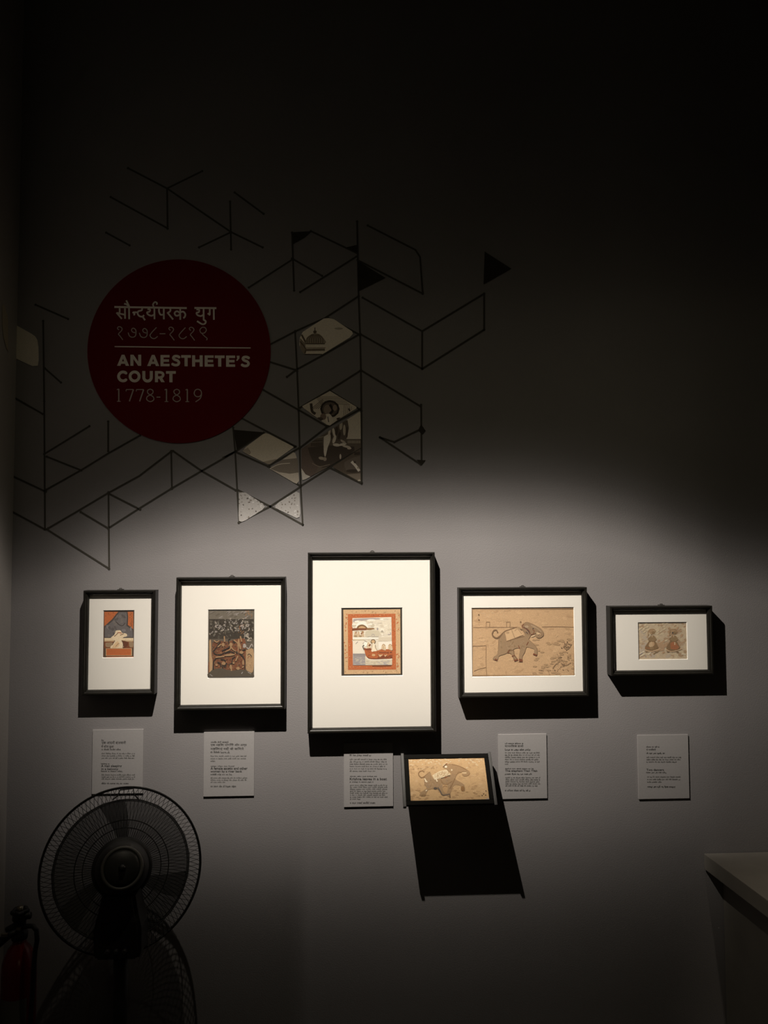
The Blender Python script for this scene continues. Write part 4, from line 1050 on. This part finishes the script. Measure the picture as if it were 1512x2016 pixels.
def d5(pr):
    g = Clip(pr, c5, 440, 600, 4.583)
    g.poly((132, 118, 98), [(340, 1420), (480, 1390), (440, 1445), (395, 1445)]); g.line((120, 106, 86), [(215, 1290), (240, 1330), (230, 1350)], 8); g.poly((140, 126, 106), [(175, 1310), (225, 1290), (235, 1350), (190, 1340)])
picture_cell(c5, 'plain beige rounded lattice cell right of the red sign', d5, (172, 158, 134))
c6 = F([(630, 1330), (648, 1340), (670, 1410), (682, 1590), (660, 1615), (635, 1605), (415, 1478)])
def d6(pr):
    g = Clip(pr, c6, 440, 600, 4.583)
    g.poly((112, 100, 84), [(500, 1400), (700, 1380), (700, 1510), (600, 1525), (500, 1510), (400, 1470)]); g.line((180, 166, 142), [(415, 1480), (500, 1440), (600, 1430)], 6)
picture_cell(c6, 'beige and grey banded triangular lattice cell', d6, (168, 154, 132))
c7 = F([(140, 1690), (200, 1695), (370, 1805), (375, 1822), (350, 1850), (200, 1945), (165, 1958), (140, 1950), (136, 1900)])
c8 = F([(655, 1685), (685, 1700), (692, 1880), (685, 1915), (660, 1925), (470, 1835), (465, 1815), (500, 1780)])
def speck(outl, seed, n):
    def f(pr):
        R = random.Random(seed); g = Clip(pr, outl, 440, 600, 4.583)
        xs = [(p[0] - 440) * 4.583 for p in outl]; ys = [(p[1] - 600) * 4.583 for p in outl]
        for k in range(n): g.ell(R.choice([(110, 100, 88), (84, 76, 68), (128, 120, 108), (170, 162, 150)]), R.uniform(min(xs), max(xs)), R.uniform(min(ys), max(ys)), R.uniform(5, 13), R.uniform(4, 8), R.random() * 3)
    return f
picture_cell(c7, 'speckled white triangular lattice cell, left of the lowest pair', speck(c7, 1, 60), (150, 142, 130))
picture_cell(c8, 'speckled white triangular lattice cell, right of the lowest pair', speck(c8, 2, 40), (152, 144, 132))
E = lambda pts: [(x / 10.08, 560 + y / 10.08) for x, y in pts]
c9 = E([(210, 745), (620, 975), (700, 1030), (740, 1100), (765, 1250), (768, 1500), (750, 1610), (650, 1620), (560, 1585), (215, 1420), (200, 1400)])
picture_cell(c9, 'plain beige lattice cell at the left wall corner', lambda pr: None, (176, 164, 140))
# the part of the corner cell that is wrapped onto the side wall
def corner_cell():
    # side-wall points: pixel ray meets x = XL
    def side(px, py):
        r = fwd * FPX + rgt * (px - W0 / 2) - upv * (py - H0 / 2)
        return CAM + r * ((XL + .0015 - CAM.x) / r.x)
    o0 = Vector((XL, 0, at(20, 700).z))
    bm = bmesh.new()
    q = E([(45, 400), (85, 400), (120, 520), (160, 660), (165, 1340), (120, 1240), (70, 1050), (45, 800)])
    vs = [bm.verts.new(side(*p) - o0) for p in q]
    bm.faces.new(vs)
    me = bpy.data.meshes.new('picture_cell'); bm.to_mesh(me); bm.free()
    at_ = me.attributes.new('ink', 'FLOAT_COLOR', 'FACE'); l = srgb((190, 178, 156)); at_.data[0].color = (*l, 1)
    t = link('picture_cell', me, M['print']); t.location = o0
    tag(t, 'narrow beige lattice cell wrapped onto the left side wall', 'wall decal', 'printed lattice cells')
corner_cell()

# ------------------------------------------------------------------ pedestal fan, turned to face the wall
def pedestal_fan():
    dr = .26
    c = at(240.5, 1709, dr); R0 = .1975
    view = (CAM - c).normalized()                  # the head is tipped so its back looks at the visitor
    hp = c + view * .125                            # the motor's pivot, over the pole
    org = Vector((hp.x, hp.y, 0))
    t = thing('pedestal_fan', org, 'dark pedestal fan seen from behind, wire guard facing the wall', 'fan')
    cc = c - org                                   # guard centre, local
    circ = lambda r, dy, n=72: [(cc.x + r * math.cos(2 * PI * k / n), cc.y + dy, cc.z + r * math.sin(2 * PI * k / n)) for k in range(n)]
    def ring(name, r, dy, w, n=72):
        bm = bmesh.new(); tube(bm, circ(r, dy, n), w, 6, closed=True); obj(name, bm, M['wire'], t, smooth=True)
    ring('guard_rim', R0, 0, .0027); ring('guard_rim', R0 - .001, .009, .0020)
    RP = [(.052, -.080), (.085, -.079), (.124, -.072), (.146, -.060), (.168, -.044), (.184, -.024), (R0 - .002, 0)]
    FP = [(.045, .086), (.09, .084), (.13, .076), (.157, .062), (.176, .044), (.190, .024), (R0 - .002, .008)]
    ring('guard_ring', .163, -.049, .0013); ring('guard_ring', .112, -.075, .0013); ring('guard_ring', .167, .054, .0013); ring('guard_ring', .1, .09, .0013)
    def wires(name, prof, n, swirl):
        bm = bmesh.new()
        for k in range(n):
            pts = []
            for i, (r, dy) in enumerate(prof):
                a = 2 * PI * k / n + swirl * (r / R0) ** 3
                pts.append((cc.x + r * math.cos(a), cc.y + dy, cc.z + r * math.sin(a)))
            tube(bm, pts, .0007, 4, caps=False)
        tag(obj(name, bm, M['wire'], t), kind='stuff')
    wires('rear_guard_wires', RP, 108, -.16)
    wires('front_guard_wires', FP, 96, .12)
    # carrying loop at the top of the guard
    bm = bmesh.new()
    tp = [(-.034, -.050, .164), (-.023, -.048, .172), (-.018, -.034, .188), (.015, -.030, .191), (.019, -.046, .174), (.030, -.052, .162)]
    tube(bm, [(cc.x + x, cc.y + y, cc.z + z) for x, y, z in tp], .0016, 6); obj('carry_loop', bm, M['wire'], t)
    # blades
    for k in range(3):
        bm = bmesh.new(); a0 = 2 * PI * k / 3 + .5; ns, nr = 9, 7
        grid = []
        for i in range(nr):
            r = .035 + (.172 - .035) * i / (nr - 1)
            row = []
            wdt = .55 + .55 * math.sin(PI * min(1, .25 + .75 * i / (nr - 1)) * .62)
            for j in range(ns):
                s = j / (ns - 1) - .5
                rr = r * (1 - .10 * max(0, abs(s) * 2 - .5) ** 2 * (i / (nr - 1)))
                a = a0 + s * (wdt * .5 + 1.95) + .25 * i / (nr - 1)
                row.append(bm.verts.new((cc.x + rr * math.cos(a), cc.y + .02 + .038 * s * (1 - .3 * i / nr), cc.z + rr * math.sin(a))))
            grid.append(row)
        for i in range(nr - 1):
            for j in range(ns - 1): bm.faces.new((grid[i][j], grid[i][j + 1], grid[i + 1][j + 1], grid[i + 1][j]))
        obj('blade', bm, M['blade'], t, smooth=True)
    # turn profile axis along -y (towards the room)
    def T(dy): return Matrix.Translation((cc.x, cc.y + dy, cc.z)) @ Matrix.Rotation(PI / 2, 4, 'X')
    bm = bmesh.new(); lathe(bm, [(.012, -.060), (.040, -.055), (.046, -.03), (.046, .03), (.04, .04)], 32, T(0)); obj('hub', bm, M['fan'], t, smooth=True)
    bm = bmesh.new(); lathe(bm, [(.030, -.1), (.044, -.099), (.047, -.094), (.046, -.088), (.030, -.088)], 36, T(0)); obj('front_badge', bm, M['fan'], t)
    bm = bmesh.new(); lathe(bm, [(.050, .078), (.070, .080), (.072, .090), (.068, .096), (.050, .098)], 40, T(0)); obj('guard_mount', bm, M['fan_dark'], t, smooth=True)
    bm = bmesh.new(); lathe(bm, [(.04, .085), (.061, .09), (.063, .12), (.060, .150), (.054, .172), (.047, .180), (.044, .1815)], 44, T(0)); hs = obj('motor_housing', bm, M['fan_dark'], t, smooth=True)
    bm = bmesh.new()
    pts = [(cc.x + .0445 * math.cos(2 * PI * k / 48), cc.y - .1815, cc.z + .0445 * math.sin(2 * PI * k / 48)) for k in range(48)]
    tube(bm, pts, .0042, 8, closed=True); obj('housing_ring', bm, M['fan_ring'], hs, smooth=True)
    bm = bmesh.new(); lathe(bm, [(.042, .176), (.041, .184), (.034, .190), (.012, .192)], 40, T(0)); obj('rear_cap', bm, M['fan'], hs, smooth=True)
    bm = bmesh.new(); lathe(bm, [(.007, .190), (.0085, .196), (.006, .206), (.002, .207)], 16, T(0)); obj('swing_knob', bm, M['ext_black'], hs, smooth=True)
    # tip the head about the guard's centre
    Rm = Vector((0, -1, 0)).rotation_difference(view).to_matrix()
    for o in [o for ch in t.children for o in [ch] + list(ch.children)]:
        for v in o.data.vertices: v.co = Rm @ (v.co - cc) + cc
    # neck and control box
    z = cc.z; piv = hp - org
    bm = bmesh.new()
    prof = [(-.040, -.055), (-.045, -.085), (-.052, -.112), (-.056, -.13), (-.056, -.185), (-.052, -.197)]
    ringv = []
    for xw, dz in prof:
        ringv.append([bm.verts.new((piv.x + sx * -xw, piv.y + sy * (.034 if dz > -.1 else .038), piv.z + dz)) for sx, sy in ((-1, -1), (1, -1), (1, 1), (-1, 1))])
    for A, B in zip(ringv, ringv[1:]):
        for k in range(4): bm.faces.new((A[k], A[(k + 1) % 4], B[(k + 1) % 4], B[k]))
    bm.faces.new(ringv[0]); bm.faces.new(ringv[-1][::-1])
    bmesh.ops.bevel(bm, geom=[e for e in bm.edges if abs(e.verts[0].co.z - e.verts[1].co.z) > .01], offset=.008, segments=3, affect='EDGES')
    nk = obj('neck', bm, M['fan_dark'], t)
    bm = bmesh.new()
    for k in range(3): lathe(bm, [(.006, 0), (.0065, .006), (.004, .008)], 12, Matrix.Translation((piv.x - .02 + .02 * k, piv.y - .038, piv.z - .178)) @ Matrix.Rotation(PI / 2, 4, 'X'))
    obj('switch_buttons', bm, M['fan'], nk)
    px, pyl, z = piv.x, piv.y, piv.z
    bm = bmesh.new(); tube(bm, [(px, pyl, z - .19), (px, pyl, .36)], .017, 20); obj('inner_pole', bm, M['fan_dark'], t, smooth=True)
    bm = bmesh.new(); tube(bm, [(px, pyl, .40), (px, pyl, .03)], .0235, 20); obj('outer_pole', bm, M['fan_dark'], t, smooth=True)
    bm = bmesh.new(); tube(bm, [(px, pyl, .375), (px, pyl, .425)], .029, 20); tube(bm, [(px, pyl, .40), (px + .05, pyl, .40)], .008, 10); obj('height_collar', bm, M['fan_dark'], t, smooth=True)
    bm = bmesh.new(); lathe(bm, [(.2, 0.0), (.205, .008), (.195, .022), (.10, .036), (.034, .045), (.03, .06)], 48, Matrix.Translation((px, pyl, 0))); obj('base', bm, M['fan_dark'], t, smooth=True)
pedestal_fan()

# ------------------------------------------------------------------ fire extinguisher
def extinguisher():
    d = .20
    c = at(38, 1870, d)
    org = Vector((c.x, -d, 0)); k = (2.32 - d) / FPX
    zz = lambda py: at(35, py, d).z
    xx = lambda px: at(px, 1850, d).x - org.x
    t = thing('fire_extinguisher', org, 'red fire extinguisher with black hose standing beside the fan', 'fire extinguisher')
    zs = zz(1852); r = .043
    bm = bmesh.new()
    lathe(bm, [(r - .004, .004), (r, .012), (r, zs - .075), (r * .97, zs - .055), (r * .86, zs - .036), (r * .66, zs - .018), (r * .42, zs - .006), (.017, zs), (.016, zs + .012)], 40)
    cyl = obj('cylinder', bm, M['ext_red'], t, smooth=True)
    bm = bmesh.new(); lathe(bm, [(r + .002, 0), (r + .002, .03), (r, .032)], 40); obj('foot_ring', bm, M['ext_black'], t, smooth=True)
    bm = bmesh.new(); n = 14
    a = [-PI / 2 + (j / n - .5) * 1.7 for j in range(n + 1)]
    lo_ = [bm.verts.new(((r + .0008) * math.cos(q), (r + .0008) * math.sin(q), zs - .30)) for q in a]; hi_ = [bm.verts.new(((r + .0008) * math.cos(q), (r + .0008) * math.sin(q), zs - .13)) for q in a]
    for j in range(n): bm.faces.new((lo_[j], lo_[j + 1], hi_[j + 1], hi_[j]))
    obj('paper_label', bm, M['label_paper'], cyl, smooth=True)
    bm = bmesh.new(); zv = zs
    lathe(bm, [(.020, zv + .006), (.021, zv + .022), (.016, zv + .028), (.015, zv + .05), (.019, zv + .056), (.018, zv + .072), (.011, zv + .078)], 20)
    tube(bm, [(0, 0, zv + .045), (-.030, -.01, zv + .030)], .009, 10); tube(bm, [(0, 0, zv + .062), (.028, -.004, zv + .066)], .009, 10)
    vb = obj('valve_body', bm, M['ext_black'], t, smooth=True)
    bm = bmesh.new(); tube(bm, [(0, 0, zv + .07), (0, 0, zv + .088)], .008, 10); obj('valve_stem', bm, M['brass'], vb, smooth=True)
    bm = bmesh.new(); zw = zz(1795)
    nn = 40
    tube(bm, [((.0165 + .0028 * math.cos(5 * 2 * PI * j / nn)) * math.cos(2 * PI * j / nn), (.0165 + .0028 * math.cos(5 * 2 * PI * j / nn)) * math.sin(2 * PI * j / nn), zw + .002) for j in range(nn)], .0055, 8, closed=True)
    for j in range(5):
        q = 2 * PI * j / 5; tube(bm, [(0, 0, zw - .004), (.017 * math.cos(q), .017 * math.sin(q), zw + .001)], .003, 6)
    lathe(bm, [(.010, zw - .016), (.011, zw - .006), (.008, zw + .004), (.003, zw + .006)], 14)
    obj('hand_wheel', bm, M['ext_black'], t, smooth=True)
    # carrying lever to the left, safety pin
    bm = bmesh.new()
    lv = [(.0, -.012, zv + .030), (-.022, -.016, zv + .022), (-.045, -.02, zv + .004), (-.075, -.02, zv - .018), (-.11, -.02, zv - .034)]
    tube(bm, lv, [.009, .010, .011, .011, .010], 10); obj('carry_lever', bm, M['ext_black'], t, smooth=True)
    bm = bmesh.new(); box(bm, -.036, -.018, -.031, -.022, zv + .024, zv + .033, .002); box(bm, .000, .012, -.026, -.017, zv + .037, zv + .044, .002); obj('safety_pin', bm, M['brass'], t)
    bm = bmesh.new()
    P = [(xx(48), 1822), (xx(60), 1817), (xx(72), 1815), (xx(81), 1821), (xx(82.5), 1840), (xx(79), 1862), (xx(77), 1895), (xx(76), 1935), (xx(74), 1975), (xx(72), 2012)]
    tube(bm, [(x, -.012 - .02 * min(1, i / 3), zz(y)) for i, (x, y) in enumerate(P)] + [(xx(65), -.03, zz(2012) - .06)], .0062, 10); obj('hose', bm, M['ext_black'], t, smooth=True)
    bm = bmesh.new(); lathe(bm, [(.008, 0), (.010, -.03), (.017, -.14), (.016, -.14), (.007, -.02)], 18, Matrix.Translation((xx(65), -.03, zz(2012) - .055))); obj('horn', bm, M['ext_black'], t, smooth=True)
extinguisher()

# ------------------------------------------------------------------ plinth at the right
def plinth():
    z1 = at(1385, 1680, .004).z; z0 = at(1388, 1711, .004).z
    x = at(1386, 1690, .004).x
    rot = math.radians(3.7)
    org = Vector((x, -.004, 0))
    t = thing('display_plinth', org, 'grey display plinth with thick overhanging top at right edge', 'plinth', rot=(0, 0, rot))
    # local: -y towards the room, +x to the right; back edge kept clear of the wall
    bk = -.055
    bm = bmesh.new(); b0 = 0.0
    vs = []
    wv, dp = .95, 1.1
    s = math.tan(rot)
    def pts(x0, x1, y1):
        # back edge follows the wall, the left flank is turned a little
        return [(x0, 0 - x0 * s * 1.0), (x1, -x1 * s * 1.0), (x1, y1), (x0, y1)]
    def prism(name, q, za, zb, bev, m):
        bm = bmesh.new()
        A = [bm.verts.new((a, b, za)) for a, b in q]; B = [bm.verts.new((a, b, zb)) for a, b in q]
        bm.faces.new(A[::-1]); bm.faces.new(B)
        for k in range(4): bm.faces.new((A[k], A[(k + 1) % 4], B[(k + 1) % 4], B[k]))
        bmesh.ops.bevel(bm, geom=list(bm.edges), offset=bev, segments=2, affect='EDGES', profile=.6)
        return obj(name, bm, m, t)
    prism('top_slab', pts(0, wv, -dp), z0, z1, .002, M['plinth'])
    prism('body', pts(.056, wv - .056, -dp + .056), .06, z0, .003, M['plinth'])
    prism('kick_base', pts(.075, wv - .075, -dp + .075), 0, .06, .002, M['dark_room'])
plinth()
